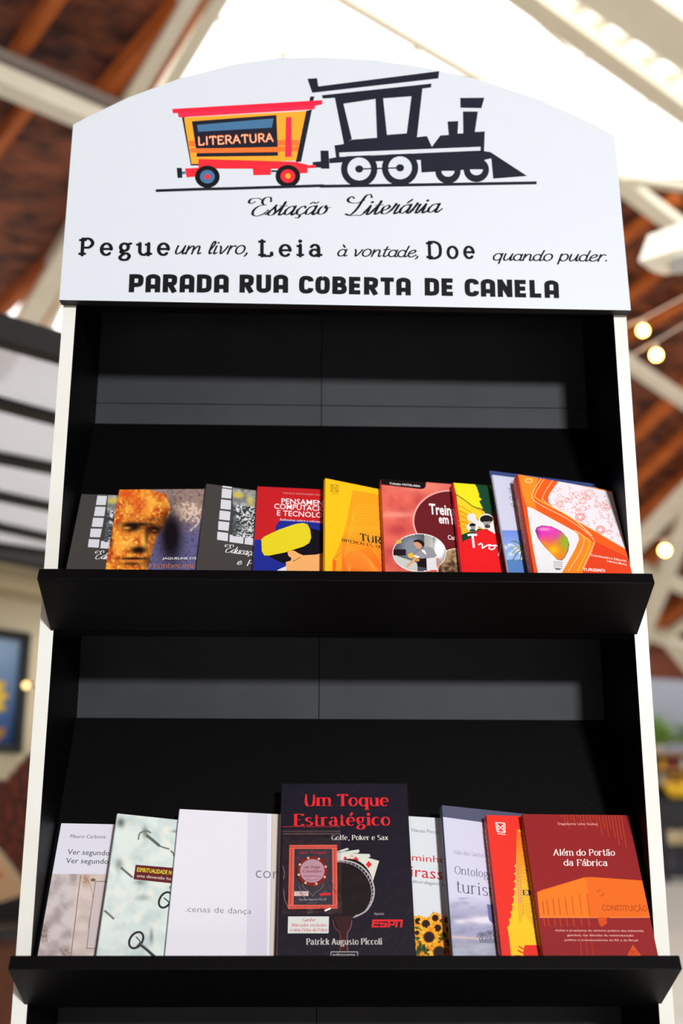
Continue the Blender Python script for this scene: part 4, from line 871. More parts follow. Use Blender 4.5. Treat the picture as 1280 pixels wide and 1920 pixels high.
# --- salmon book with maroon circle
P = PR['treina']; P.view(4.923, 600, 900)
def salmon(x, y):
    n = nz(x, y, 170, 5); c = mixc((226, 104, 88), (190, 72, 70), .2 + .9 * n); c = mixc(c, (246, 160, 138), .8 * blob(x, y, 700, 320, 200, 30) + .5 * blob(x, y, 1000, 60, 300, 60))
    return mixc(c, (180, 60, 66), .7 * blob(x, y, 720, 460, 120, 50) + .6 * blob(x, y, 650, 660, 60, 60))
P.grid(560, -20, 1500, 1200, 60, 70, salmon)
P.ell(1190, 375, 338, 282, (244, 170, 158), n=60); P.ell(1194, 377, 326, 272, (104, 28, 34), n=60)
P.poly([(560, -20), (980, -10), (974, 60), (960, 78), (930, 84), (560, 42)], (20, 12, 14))
P.text('Coleção HOTELARIA', (640, 38), (925, 66), 18, (226, 218, 218), bold=.25)
P.text('Treinamento', (1010, 312), (1500, 350), 98, (244, 240, 240), bold=.25)
P.text('em hotelaria', (1096, 398), (1480, 425), 84, (244, 240, 240), bold=.25)
P.text('Carlos', (1178, 548), (1300, 556), 42, (240, 226, 226), bold=.15)
P.ell(1260, 790, 190, 160, (240, 226, 200), n=40); 
def table(x, y): return mixc((176, 148, 112), (70, 44, 30), .4 + nz(x, y, 40, 9) + (y - 760) / 200)
P.grid(1090, 640, 1440, 960, 30, 30, table, inside=lambda x, y: ((x - 1260) / 182) ** 2 + ((y - 790) / 152) ** 2 < 1)
P.ell(915, 672, 248, 178, (240, 234, 228), n=60)
I_ = lambda x, y: ((x - 915) / 240) ** 2 + ((y - 672) / 170) ** 2 < 1
def room(x, y):
    if x < 790 and 640 < y < 700: return (30, 18, 24)
    c = mixc((66, 68, 76), (128, 138, 150), blob(x, y, 840, 620, 110, 130) * 1.2); c = mixc(c, (176, 178, 168), .9 if 960 < x < 1040 and y < 640 else 0)
    c = mixc(c, (232, 238, 240), 1.5 * blob(x, y, 1100, 630, 60, 120))
    if y > 690 + (x - 680) * .35 and x < 900: c = (196, 200, 192)
    return c
P.grid(667, 494, 1163, 850, 70, 50, room, inside=I_)
for pts, c in (([(700, 560), (745, 545), (752, 580), (706, 592)], (206, 176, 90)), ([(876, 700), (960, 690), (985, 730), (985, 812), (900, 800)], (22, 16, 18)),
    ([(870, 690), (930, 640), (985, 612), (1040, 630), (1070, 690), (1090, 712), (1040, 722), (1000, 716), (940, 726), (905, 718)], (146, 146, 152)),
    ([(980, 722), (1068, 716), (1078, 830), (985, 832)], (222, 220, 222)), ([(1066, 712), (1098, 714), (1102, 790), (1090, 836), (1078, 800), (1078, 740)], (206, 140, 110)),
    ([(882, 700), (914, 712), (850, 770), (806, 808), (790, 796), (846, 742)], (214, 160, 122)), ([(866, 692), (918, 706), (912, 722), (860, 708)], (236, 234, 232)), ([(1062, 704), (1102, 706), (1100, 720), (1064, 720)], (236, 234, 232)),
    ([(935, 640), (964, 650), (985, 690), (962, 680), (940, 662)], (232, 230, 232)),
    ([(862, 578), (872, 560), (900, 555), (935, 566), (948, 590), (936, 622), (916, 642), (890, 630), (874, 606), (864, 598)], (206, 150, 118)),
    ([(858, 574), (870, 556), (905, 548), (940, 558), (962, 586), (958, 612), (940, 610), (930, 590), (900, 572), (876, 574)], (24, 16, 18)),
    ([(806, 690), (846, 668), (868, 700), (850, 724), (816, 716)], (236, 180, 50)), ([(876, 728), (918, 728), (914, 752), (884, 750)], (206, 150, 60))): P.poly(pts, c)

# --- red brush-title book
P = PR['trop']; P.view(6.4, 840, 860); q = P.poly
q([(60, 270), (1200, 330), (1200, 700), (560, 620), (580, 1000), (170, 1000)], (22, 70, 46))
q([(480, 315), (640, 330), (700, 520), (540, 400)], (200, 176, 40)); q([(570, 560), (700, 560), (1200, 700), (1200, 1500), (420, 1500), (400, 900), (470, 830), (530, 700)], (206, 26, 26))
q([(95, 430), (260, 520), (440, 640), (430, 860), (250, 880), (160, 912), (120, 640)], (232, 178, 36))
q([(104, 440), (240, 520), (400, 650), (420, 840), (330, 760), (220, 660), (125, 600)], (240, 206, 40))
for i in range(5): P.line([(120, 560 + 62 * i), (220, 610 + 54 * i), (330, 700 + 44 * i), (440, 850 + 20 * i)], 9, (206, 138, 26), smooth=True)
q([(60, 270), (305, 285), (340, 340), (372, 432), (366, 456), (402, 490), (372, 512), (418, 604), (300, 570), (180, 490), (95, 430)], (236, 224, 32))
P.line([(95, 430), (200, 500), (300, 575), (380, 602)], 10, (60, 80, 20), smooth=True)
q([(165, 912), (250, 912), (290, 860), (340, 840), (430, 850), (470, 900), (400, 960), (250, 1000), (170, 1000)], (22, 60, 42))
q([(180, 990), (300, 940), (340, 870), (430, 850), (560, 910), (620, 900), (660, 1500), (200, 1500)], (230, 30, 34))
P.ell(280, 705, 54, 50, (226, 224, 220)); q([(230, 720), (330, 710), (430, 850), (340, 800)], (226, 224, 220))
P.ell(290, 822, 72, 56, (228, 226, 222)); P.ell(292, 800, 36, 26, (24, 22, 20)); P.ell(296, 826, 28, 34, (150, 148, 140)); P.ell(292, 796, 40, 16, (24, 22, 20)); P.ell(290, 862, 40, 14, (40, 70, 50))
P.ell(455, 752, 92, 92, (232, 232, 226)); q([(480, 820), (545, 770), (565, 906), (470, 850)], (232, 232, 226))
P.ell(458, 728, 78, 50, (26, 24, 24)); P.ell(462, 770, 42, 50, (160, 158, 150)); P.ell(455, 735, 60, 22, (26, 24, 24)); P.ell(470, 815, 36, 20, (60, 58, 56))
P.ell(462, 790, 18, 4, (60, 40, 40)); P.ell(600, 850, 34, 60, (190, 110, 100))
P.line([(232, 918), (290, 912), (345, 916)], 26, (240, 236, 236)); P.line([(290, 915), (300, 1000), (308, 1070)], 26, (240, 236, 236))
P.line([(360, 1035), (390, 1020), (410, 1040), (408, 1075), (450, 1050), (490, 1035), (520, 1045)], 17, (240, 236, 236), smooth=True)
P.line([(545, 1045), (505, 1045), (490, 1075), (520, 1092), (560, 1070), (552, 1040), (600, 1050)], 16, (240, 236, 236), smooth=True)
P.line([(632, 1020), (620, 1100), (606, 1165)], 20, (240, 236, 236)); P.ell(650, 1040, 30, 34, (240, 236, 236)); P.ell(650, 1040, 15, 18, (220, 30, 34))
P.ell(662, 1220, 14, 12, (236, 130, 40))

# --- pale palm tree book
P = PR['blue']; P.view(6.4, 840, 860)
def palmsky(x, y):
    c = mixc((112, 142, 222), (150, 182, 232), (y - 880) / 300); n = nz(x, y, 60, 4)
    c = mixc(c, (222, 230, 240), 2 * max(0, n) if y > 1020 else 0)
    return mixc(c, (84, 128, 190), 1 if y > 1215 else 0)
P.grid(560, 860, 1600, 1500, 50, 50, palmsky)
for a in range(13):
    t = math.radians(-170 + a * 28); l = 190 if a % 2 else 150; cx, cy = 905, 1080
    P.line([(cx, cy), (cx + l * .5 * math.cos(t), cy + l * .5 * math.sin(t) - 18), (cx + l * math.cos(t), cy + l * math.sin(t) + 26)], 13, (86, 124, 96) if a % 3 else (150, 166, 100), smooth=True)
P.line([(905, 1080), (960, 1220), (985, 1420)], 16, (150, 128, 110), smooth=True); P.line([(880, 1100), (940, 1130), (990, 1230)], 14, (196, 190, 120), smooth=True)
for t, x, y, x2, y2, c in (('Turismo e', 722, 415, 1120, 478, 60), ('desenvolvimento', 740, 492, 1420, 600, 60), ('sustentável', 752, 575, 1240, 660, 56)): P.text(t, (x, y), (x2, y2), c, (104, 94, 116), 'serif')
P.text('Pedro de Alcântara', (758, 285), (1150, 345), 24, (140, 136, 156), bold=.05); P.text('Almeida', (835, 682), (1000, 706), 24, (140, 136, 156)); P.text('Silveira', (838, 722), (1000, 745), 24, (140, 136, 156))

# --- orange and white bulb book
P = PR['orange']; P.view(2.909, 800, 860); q = P.poly
q([(480, 60), (1010, 180), (1090, 500), (1000, 470), (890, 440), (760, 380), (540, 255)], (240, 138, 40))
q([(540, 232), (700, 300), (880, 430), (910, 460), (905, 500), (850, 615), (820, 700), (600, 700)], (240, 132, 36))
q([(610, 95), (715, 120), (668, 190), (665, 235), (700, 275), (900, 392), (1092, 500), (1100, 540), (890, 440), (760, 370), (600, 280), (580, 200)], (234, 92, 34))
q([(720, 122), (1008, 184), (1090, 497), (900, 385), (700, 272), (664, 238), (662, 208), (672, 188)], (232, 226, 232))
q([(545, 262), (570, 268), (790, 388), (822, 410), (830, 440), (810, 490), (735, 625), (735, 760), (620, 760)], (226, 226, 228))
for pts, w_, c in (([(630, 98), (575, 190), (600, 240), (760, 325), (880, 410), (912, 455), (900, 490), (850, 600)], 4, (250, 196, 150)), ([(645, 102), (592, 190), (610, 225), (780, 318), (890, 410)], 6, (250, 176, 50)),
    ([(690, 112), (635, 200), (650, 240), (800, 330), (900, 420)], 3, (250, 206, 170)), ([(800, 390), (850, 420), (855, 460), (830, 520), (770, 615)], 4, (250, 200, 150)), ([(850, 420), (885, 450), (880, 490), (820, 615)], 5, (250, 186, 60))): P.line(pts, w_, c, smooth=True)
DR = (232, 130, 110)
rs = random.Random(3)
def inw(x, y): return 690 < x < 1085 and y > 130 + (x - 720) * .22 + 12 and y < 270 + (x - 700) * .58 - 12 and x < 1000 + (y - 184) * .28
for _ in range(240):
    x, y = rs.uniform(690, 1085), rs.uniform(130, 490)
    if not inw(x, y): continue
    k = rs.random(); r = rs.uniform(4, 17)
    if k < .35: P.line([(x + r * math.cos(a * PI / 6), y + r * .8 * math.sin(a * PI / 6)) for a in range(12)], 2.2, DR, closed=True)
    elif k < .7: P.line([(x - r * .6, y - r * .4), (x + r * .6, y + r * .5)], 2.4, DR)
    else: P.line([(x - 6, y), (x + 6, y + 2)], 2.5, DR); P.line([(x, y - 6), (x, y + 6)], 2.5, DR)
for x, y, r in ((945, 388, 24), (885, 190, 26), (850, 232, 20), (975, 262, 26), (835, 318, 24), (722, 250, 20)):
    for rr in (r, r * .6): P.line([(x + rr * math.cos(a * PI / 8), y + rr * .85 * math.sin(a * PI / 8)) for a in range(16)], 4 if r == 24 else 2.6, (222, 84, 60) if r == 24 else DR, closed=True)
BP = [(590, 392), (600, 374), (630, 364), (680, 370), (730, 394), (764, 430), (777, 466), (770, 505), (752, 540), (734, 556), (712, 552), (680, 520), (640, 480), (606, 436)]
def inpoly(x, y, pg=BP):
    r = False
    for i in range(len(pg)):
        a, b = pg[i - 1], pg[i]
        if (a[1] > y) != (b[1] > y) and x < (b[0] - a[0]) * (y - a[1]) / (b[1] - a[1]) + a[0]: r = not r
    return r
P.poly(BP, (90, 60, 90))
def bulb(x, y):
    c = mixc((216, 60, 172), (226, 130, 40), (y - 415) / 60 + .3 * nz(x, y, 30, 2)); c = mixc(c, (150, 170, 40), 1.3 * blob(x, y, 765, 450, 45, 50)); c = mixc(c, (246, 176, 30), 1.1 * blob(x, y, 690, 500, 26, 24))
    c = mixc(c, (120, 30, 130), .7 * blob(x, y, 600, 400, 14, 30)); return mixc(c, (250, 190, 220), .7 * blob(x, y, 640, 385, 34, 8))
P.grid(590, 362, 780, 560, 48, 50, bulb, inside=lambda x, y: inpoly(x * .97 + 21, y * .97 + 14) and inpoly(x, y) and inpoly(x + 3, y + 3) and inpoly(x - 3, y - 3))
for i in range(4): P.line([(690, 562 + 11 * i), (740, 566 + 11 * i)], 4, (150, 150, 156))
P.line([(700, 602), (728, 604)], 6, (60, 60, 66))
P.ell(556, 120, 22, 13, (250, 196, 110)); P.ell(556, 120, 13, 7, (240, 140, 44)); P.text('Coordenadora Editorial', (892, 530), (1086, 564), 13, (248, 214, 200), bold=.15); P.text('Adriana Matos', (980, 562), (1090, 583), 12, (248, 214, 200), bold=.15)
P.text('TURISMO', (852, 612), (975, 618), 16, (248, 226, 214), bold=.3)
q([(480, 60), (498, 70), (620, 700), (600, 700)], (232, 84, 32))

# --- white book with door picture
P = PR['mauro']; P.view(3.048, 0, 1480)
def door(x, y):
    n = nz(x, y, 90, 3); c = mixc((202, 192, 190), (164, 150, 150), .35 + 1.2 * n); c = mixc(c, (216, 196, 184), .5 if x > 440 - (y - 490) * .1 else 0)
    c = mixc(c, (120, 100, 84), .9 * blob(x, y, 250, 830, 22, 40) * (1 + 2 * nz(x, y, 10, 1)) + .7 * blob(x, y, 372, 925, 30, 30) * (1 + 2 * nz(x, y, 8, 1)))
    return mixc(c, (150, 110, 80), .8 * blob(x, y, 490, 520, 20, 30) * (1 + nz(x, y, 12, 6)))
P.grid(150, 484, 900, 1200, 90, 80, door)
P.line([(462, 490), (444, 620), (430, 750), (405, 950), (380, 1200)], 5, (130, 112, 92)); P.line([(486, 490), (520, 560), (530, 640), (512, 740), (506, 790)], 3, (150, 128, 108), smooth=True)
P.poly([(546, 530), (900, 540), (880, 920), (498, 908), (514, 740)], (198, 184, 184)); P.line([(900, 530), (546, 526), (514, 740), (496, 908), (880, 922)], 4, (124, 104, 92)); P.ell(532, 518, 14, 10, (122, 94, 60))
P.text('Mauro Carbone', (398, 278), (603, 281), 22, (92, 92, 108)); P.text('Ver segundo', (384, 371), (624, 378), 31, (52, 56, 66)); P.text('Ver segundo', (375, 421), (617, 426), 31, (52, 56, 66))

# --- pale mint book with keys
P = PR['espir']; P.view(3.048, 0, 1480)
def mint(x, y):
    n = nz(x, y, 110, 8); c = mixc((210, 222, 216), (184, 200, 198), .3 + 1.2 * n); c = mixc(c, (222, 224, 212), 1.2 * max(0, nz(x, y, 70, 5)))
    for cx, cy, rx, ry, a in ((690, 190, 20, 24, .8), (830, 245, 16, 30, .7), (800, 530, 30, 14, .5), (865, 840, 10, 40, .6), (1000, 240, 20, 8, .6), (680, 430, 22, 30, .45), (820, 620, 40, 16, .3)): c = mixc(c, (66, 72, 64), a * blob(x, y, cx, cy, rx, ry))
    return c
P.grid(540, 110, 1300, 1100, 90, 90, mint)
GK = (66, 70, 72)
P.line([(836, 262), (870, 288), (912, 324)], 17, (92, 98, 92)); P.line([(912, 324), (940, 334), (968, 342)], 10, (120, 124, 112)); P.line([(790, 288), (800, 250), (840, 238), (862, 250)], 9, (110, 116, 100), smooth=True)
P.line([(690, 446), (722, 474), (758, 504)], 13, (104, 108, 104)); P.line([(596, 692), (624, 716), (652, 742)], 13, (112, 116, 110)); P.line([(975, 350), (990, 366), (996, 384)], 10, (110, 112, 96))
for cx, cy, rx, ry, w_ in ((778, 862, 38, 46, 13), (944, 632, 34, 44, 12)):
    P.line([(cx + rx * math.cos(a * PI / 10) + .3 * ry * math.sin(-a * PI / 10), cy + ry * math.sin(a * PI / 10)) for a in range(20)], w_, (34, 34, 40), smooth=True, closed=True)
P.line([(776, 842), (800, 872), (780, 898)], 7, (60, 60, 62), smooth=True); P.line([(800, 884), (840, 916), (900, 972), (950, 1020)], 19, (44, 44, 52)); P.line([(806, 882), (846, 912), (900, 960)], 4, (150, 152, 152)); P.line([(936, 620), (960, 640), (976, 664)], 8, (60, 60, 62))
P.line([(944, 930), (948, 870)], 9, (60, 60, 60))
P.poly([(775, 431), (1200, 466), (1190, 560), (762, 514)], (92, 26, 28)); P.text('ESPIRITUALIDADE NO TRABALHO', (780, 470), (1115, 500), 25, (232, 212, 50), bold=.12)
P.text('uma dimensão humana', (780, 501), (1035, 525), 18, (226, 206, 200)); P.text('Fiorella', (964, 568), (1080, 578), 18, (60, 64, 66))

# --- plain white book
P = PR['cenas']; P.view(2.667, 300, 1450)
P.poly([(440, 0), (537, 0), (530, 1400), (428, 1400)], (208, 205, 218)); P.poly([(560, 0), (760, 0), (740, 1400), (548, 1400)], (206, 196, 186)); P.line([(560, 190), (548, 1000)], 3, (180, 170, 164))
P.text('corpo', (472, 522), (676, 533), 62, (108, 106, 116), bold=-.12); P.text('.cenas de dança', (122, 692), (456, 704), 32, (108, 106, 116), bold=-.1)

# --- sunflower book
P = PR['neusa']; P.view(4.571, 740, 1480)
P.text('Neusa Picolli Ferri', (140, 362), (482, 391), 32, (120, 124, 134)); P.text('Caminhos', (2, 600), (490, 637), 62, (206, 44, 50)); P.text('girassóis', (58, 738), (596, 795), 100, (200, 40, 46)); P.text('abordagem sobre', (150, 800), (515, 838), 30, (120, 124, 134))
def leafy(x, y): return mixc((30, 52, 24), (92, 104, 34), .4 + 1.6 * nz(x, y, 22, 7))
P.grid(-200, 1110, 560, 1700, 70, 60, leafy, inside=lambda x, y: y > 1112 + 26 * nz(x, y, 50, 1))
rs = random.Random(5)
for cx, cy, r in ((200, 1130, 58), (450, 1120, 55), (120, 1180, 60), (345, 1104, 58), (265, 1155, 72), (470, 1200, 66), (366, 1190, 62), (190, 1230, 40), (460, 1315, 62), (292, 1268, 98), (150, 1330, 60), (380, 1398, 108), (560, 1400, 90), (240, 1480, 90)):
    for k in range(22):
        a = 2 * PI * k / 22 + rs.uniform(-.1, .1); l = r * rs.uniform(.86, 1.08); w_ = r * .16
        P.poly([(cx + r * .35 * math.cos(a), cy + r * .35 * math.sin(a)), (cx + l * .7 * math.cos(a) - w_ * math.sin(a), cy + l * .7 * math.sin(a) + w_ * math.cos(a)), (cx + l * math.cos(a), cy + l * math.sin(a)), (cx + l * .7 * math.cos(a) + w_ * math.sin(a), cy + l * .7 * math.sin(a) - w_ * math.cos(a))], rs.choice(((236, 166, 30), (244, 186, 46), (226, 134, 24))))
    P.ell(cx, cy, r * .5, r * .5, (110, 52, 16)); P.ell(cx, cy, r * .42, r * .42, (36, 18, 14))

# --- seaside book
P = PR['joao']; P.view(4.571, 740, 1480)
P.poly([(380, 90), (1500, 230), (1500, 380), (1100, 330), (405, 235), (380, 232)], (84, 86, 110))
def sea(x, y):
    n = nz(x, y * 2.2, 160, 2); c = mixc((206, 206, 226), (164, 164, 192), (y - 930) / 140); c = mixc(c, (226, 222, 232), 1.2 * blob(x, y, 760, 1120, 150, 36) + .8 * blob(x, y, 560, 1130, 60, 24)); c = mixc(c, (132, 132, 160), .9 * max(0, n) + .5 * blob(x, y, 540, 1100, 90, 20))
    if y > 1262 + (x - 520) * .06: c = mixc((150, 152, 172), (176, 180, 194), (y - 1280) / 160 + n)
    return mixc(c, (222, 196, 190), .8 * math.exp(-((y - 1266 - (x - 520) * .07) / 12) ** 2) if x < 780 else 0)
P.grid(380, 925, 1300, 1600, 80, 90, sea)
P.poly([(788, 985), (1300, 1040), (1300, 1190), (840, 1155), (806, 1120)], (104, 106, 158))
for cx, cy in ((745, 1250), (815, 1235)):
    for k in range(9):
        a = 2 * PI * k / 9; P.line([(cx, cy), (cx + 30 * math.cos(a), cy + 24 * math.sin(a) - 5), (cx + 44 * math.cos(a), cy + 34 * math.sin(a) + 8)], 9, (110, 112, 128), smooth=True)
P.line([(745, 1250), (740, 1310)], 6, (120, 120, 134)); P.line([(815, 1240), (820, 1310)], 6, (120, 120, 134)); P.poly([(720, 1290), (900, 1270), (900, 1320), (724, 1316)], (128, 130, 146))
P.text('João dos Santos Filho', (500, 552), (862, 595), 34, (128, 128, 150), 'serif'); P.text('Ontologia', (514, 722), (868, 768), 66, (84, 84, 102), 'serif'); P.text('turismo', (528, 880), (985, 938), 100, (84, 84, 102), 'serif')

# --- bright red tower book
P = PR['em']; P.view(4.571, 740, 1480)
jag = []
for i in range(18):
    f = i / 17; y = 640 + 560 * f; x = 1040 - 70 * f ** 2.2; jag += [(x, y), (x - 20 + 14 * (i % 2), y + 18)]
P.poly([(1046, 345), (1090, 350), (1400, 420), (1500, 1700), (1010, 1560), (985, 1320), (970, 1205)] + jag[::-1], (246, 196, 34))
def tw(x, y): return mixc((244, 112, 30), (248, 196, 36), (y - 420) / 420)
P.grid(1046, 350, 1400, 900, 24, 40, tw, inside=lambda x, y: x > 1050 and y > 350 + (x - 1046) * .35)
for i in range(20): P.line([(1042 + i, 660 + i * 26), (1060 + i * 2, 590 + i * 26), (1110, 560 + i * 26), (1180, 590 + i * 30), (1300, 700 + i * 34)], 3.5, (206, 120, 60), smooth=True)
for i in range(3): P.line([(1046 + 18 * i, 640), (1040 + 18 * i, 980)], 3.5, (206, 130, 130))
P.poly([(1112, 1336), (1500, 1330), (1500, 1700), (1125, 1700), (1100, 1400)], (226, 46, 36)); P.poly([(1030, 1420), (1120, 1428), (1125, 1700), (1030, 1700)], (226, 46, 36))
P.poly([(1062, 1340), (1118, 1372), (1116, 1384), (1060, 1352)], (226, 46, 36)); P.poly([(1052, 1374), (1124, 1408), (1122, 1422), (1050, 1386)], (226, 46, 36))
P.text('EMPREENDER', (1100, 908), (1580, 926), 46, (44, 24, 108), 'didone')
WL = (246, 220, 214); P.line([(862, 284), (942, 290), (945, 370), (876, 362)], 8, WL, closed=True); P.line([(862, 284), (905, 330), (942, 290)], 8, WL); P.line([(876, 362), (905, 325), (945, 370)], 8, WL); P.line([(878, 305), (882, 345)], 8, WL); P.line([(928, 305), (930, 350)], 8, WL); P.line([(878, 380), (948, 388)], 7, WL)

# --- maroon building book
P = PR['alem']; P.view(4, 960, 1480)
for i in range(20):
    x = 360 + i * 24; l = 20 + 22 * ((i * 7) % 5) + max(0, (i - 9)) * 16
    P.line([(x, 190), (x + 8 + l * .12, 190 + l)], 7, (176, 58, 26))
P.poly([(185, 770), (230, 752), (540, 660), (600, 658), (1200, 700), (1200, 962), (205, 962)], (228, 104, 26))
P.poly([(190, 775), (540, 662), (560, 700), (575, 962), (206, 962)], (236, 120, 30)); P.line([(205, 961), (640, 962)], 4, (240, 160, 90)); P.line([(730, 962), (1060, 960)], 4, (240, 160, 90))
for i, x in enumerate((222, 255, 300, 342, 392, 442, 500, 556)):
    for k in range(12):
        y0_ = 840 - i * 7; yy = y0_ + (945 - y0_) * k / 12; P.line([(x + (yy - y0_) * .12, yy), (x + (yy - y0_) * .12 + 9, yy + 1)], 6, (176, 62, 26))
    P.line([(x + 14, 968), (x + 24, 1030)], 8, (186, 60, 26))
P.poly([(640, 962), (712, 962), (706, 985), (716, 1000), (670, 1034), (650, 1010)], (206, 76, 28))
for i in range(3): P.line([(505 + i * 40, 1060), (520 + i * 45, 1260)], 8, (172, 52, 26))
P.line([(642, 778), (650, 754), (664, 752)], 5, (196, 60, 26), smooth=True); P.line([(684, 774), (678, 796), (654, 800)], 5, (196, 60, 26), smooth=True)
P.text('CONSTITUIÇÃO', (674, 910), (1016, 916), 46, (176, 70, 22), bold=.12)
P.text('Dagoberto Lima Godoy', (342, 266), (642, 268), 18, (226, 160, 150), bold=.12)
P.text('Além do Portão', (312, 495), (772, 496), 44, (244, 236, 232), 'decor'); P.text('da Fábrica', (388, 571), (716, 573), 44, (244, 236, 232), 'decor')
P.text('Ações e propósitos do ativismo político dos industriais', (322, 1064), (986, 1068), 15, (232, 176, 166), bold=.12)
P.text('gaúchos, nas décadas da reestruturação', (412, 1100), (912, 1103), 15, (232, 176, 166), bold=.12)
P.text('política e socioeconômica do RS e do Brasil', (392, 1136), (942, 1139), 15, (232, 176, 166), bold=.12)
P.poly([(905, 1165), (985, 1270), (850, 1270)], (214, 78, 28)); P.line([(888, 1212), (904, 1212), (904, 1232), (888, 1232)], 4, (150, 40, 30), closed=True); P.line([(914, 1212), (936, 1212), (936, 1232), (914, 1232)], 4, (150, 40, 30), closed=True)

# --- navy hardcover
P = PR['toque']; P.view(2.667, 300, 1450); RT = (226, 36, 44)
P.line([(625, 50), (606, 1000)], 4, (20, 19, 32))
P.text('Um Toque', (722, 163), (1145, 163), 58, RT, 'didone'); P.text('Estratégico', (670, 262), (1152, 260), 58, RT, 'didone')
P.text('Golfe, Poker e Sax', (858, 333), (1140, 333), 24, (214, 210, 204), 'didone')
for pts in ([(880, 390), (936, 372), (944, 380), (890, 400)], [(880, 396), (992, 380), (998, 390), (985, 402), (900, 410)], [(880, 400), (1046, 402), (1052, 416), (1040, 422), (890, 420)]): P.poly(pts, (206, 214, 204)); P.line([pts[0], pts[1]], 2, (40, 40, 50))
P.poly([(880, 400), (960, 400), (1095, 438), (1062, 545), (1040, 520), (960, 440), (880, 440)], (216, 216, 204))
for x, y, r in ((978, 433, 18), (1043, 456, 18), (925, 425, 11)): P.poly([(x, y - r), (x + r * .85, y), (x, y + r), (x - r * .85, y)], RT)
P.text('Q', (948, 440), (966, 441), 34, (196, 110, 110), bold=.1); P.poly([(1000, 470), (1012, 454), (1026, 476)], RT)
P.ell(945, 575, 122, 148, (17, 13, 15), n=40)
rim = [(860 + 0, 448), (905, 436), (960, 444), (1005, 466), (1040, 502), (1062, 545), (1070, 592), (1060, 640), (1035, 682), (1000, 706), (975, 714)]
P.line(rim, 7, (190, 180, 184), smooth=True); P.line([(x - 12, y + 8) for x, y in rim], 3, (150, 140, 146), smooth=True)
SR = S(*[c for p in rim for c in p])[1]
for i in range(0, len(SR) - 1, 2): P.line([(SR[i][0], SR[i][1]), (SR[i + 1][0] - 14, SR[i + 1][1] + 9)], 4, (170, 164, 170))
P.poly([(868, 715), (958, 715), (936, 800), (938, 892), (898, 892), (900, 800)], (52, 22, 26)); P.line([(864, 735), (874, 772), (900, 805), (898, 892)], 4, (120, 60, 64), smooth=True); P.line([(958, 735), (952, 772), (936, 805), (938, 892)], 4, (140, 84, 88), smooth=True)
P.text('Apoio:', (1070, 708), (1120, 708), 12, (190, 186, 190), 'serif')
# slanted sports channel letters
def slab(x0, y0_, x1, y1_): P.poly([(x0 + (770 - y0_) * .12, y0_), (x1 + (770 - y0_) * .12, y0_), (x1 + (770 - y1_) * .12, y1_), (x0 + (770 - y1_) * .12, y1_)], RT)
X = 1057
slab(X, 731, X + 152, 741)
for x, segs in ((X, ((0, 745, 36, 751), (0, 741, 10, 770), (0, 762, 36, 770), (0, 748, 36, 754))), (X + 40, ((0, 745, 10, 757), (0, 748, 36, 756), (26, 752, 36, 770), (0, 762, 36, 770))), (X + 80, ((0, 741, 10, 770), (0, 753, 34, 760), (26, 741, 34, 760))), (X + 118, ((0, 741, 10, 770), (24, 741, 34, 770)))):
    for a, b_, c, d in segs: slab(x + a, b_, x + c, d)
P.text('Patrick Augusto Piccoli', (732, 857), (1110, 856), 30, (206, 202, 196), 'didone')
P.line([(855, 893), (988, 893), (986, 920), (853, 920)], 3, (196, 192, 192), closed=True); P.text('editorama.', (862, 914), (980, 914), 16, (206, 202, 200))
P.poly([(640, 716), (844, 716), (842, 800), (638, 800)], (216, 218, 214))
P.text('Ganhe', (712, 740), (776, 740), 15, (190, 44, 50), 'decor'); P.text('Marcador exclusivo', (658, 766), (832, 766), 15, (190, 44, 50), 'decor'); P.text('e uma Ficha de Poker', (650, 790), (838, 791), 15, (190, 44, 50), 'decor')

for k, P in PR.items(): P.build(ROOT[k], INK)
# spine lettering where a spine shows
for key, c, a, b_, txt in (('orange', (250, 206, 190), .16, .03, 'EMPREENDEDORISMO E TURISMO'), ('em', (240, 170, 150), .19, .03, 'EMPREENDEDORISMO'), ('blue', (120, 130, 160), .19, .04, 'TURISMO E DESENVOLVIMENTO'), ('treina', (250, 200, 180), .2, .06, 'TREINAMENTO'), ('alem', (226, 170, 110), .18, .03, 'ALÉM DO PORTÃO DA FÁBRICA')):
    t = BOOK[key][7]; M = ROOT[key].matrix_basis @ Matrix(((0, 0, -1, -.0014), (0, 1, 0, 0), (1, 0, 0, 0), (0, 0, 0, 1)))
    Q = Print(M, 0, 0, 0); pl_, w = font_text(txt, .1); sc = abs(a - b_) / w; hh = t * .45 / 7
    Q.raw([[(t * .3 + y * hh, a - x * sc) for x, y in p] for p in pl_], c, 'spine_lettering')
    n0 = set(COL.objects); Q.build(ROOT[key], INK)
    for o in set(COL.objects) - n0: o.data.transform(ROOT[key].matrix_basis.inverted() @ M)

# --- shrink wrap, bag, card and chip on the navy hardcover
FILM = clear('shrink_film', (1, 1, 1), .022, .12, bump=.6); BAG = clear('bag_film', (.95, .97, 1), .06, .18, bump=.5)
w, h, t = BOOK['toque'][5], BOOK['toque'][6] - .0148, BOOK['toque'][7]
b = MB(); nx, ny = 14, 22; rs = random.Random(2)
vs = []; 
for j in range(ny + 1):
    for i in range(nx + 1):
        u, v = i / nx, j / ny; e_ = max(0, u - .9) * 10
        vs.append((-.0012 + (w + .0026) * u + (rs.uniform(0, .0022) if i == nx else 0), h * v, t + .0026 + .0006 * rs.random() * e_ + (.001 * rs.random() if v < .12 and u > .7 else 0)))
b.add(vs, [(j * (nx + 1) + i, j * (nx + 1) + i + 1, (j + 1) * (nx + 1) + i + 1, (j + 1) * (nx + 1) + i) for j in range(ny) for i in range(nx)])
vs2 = [(w + .0016 + rs.uniform(0, .0016), h * j / ny, t + .0026) for j in range(ny + 1)] + [(w + .001, h * j / ny, 0) for j in range(ny + 1)]
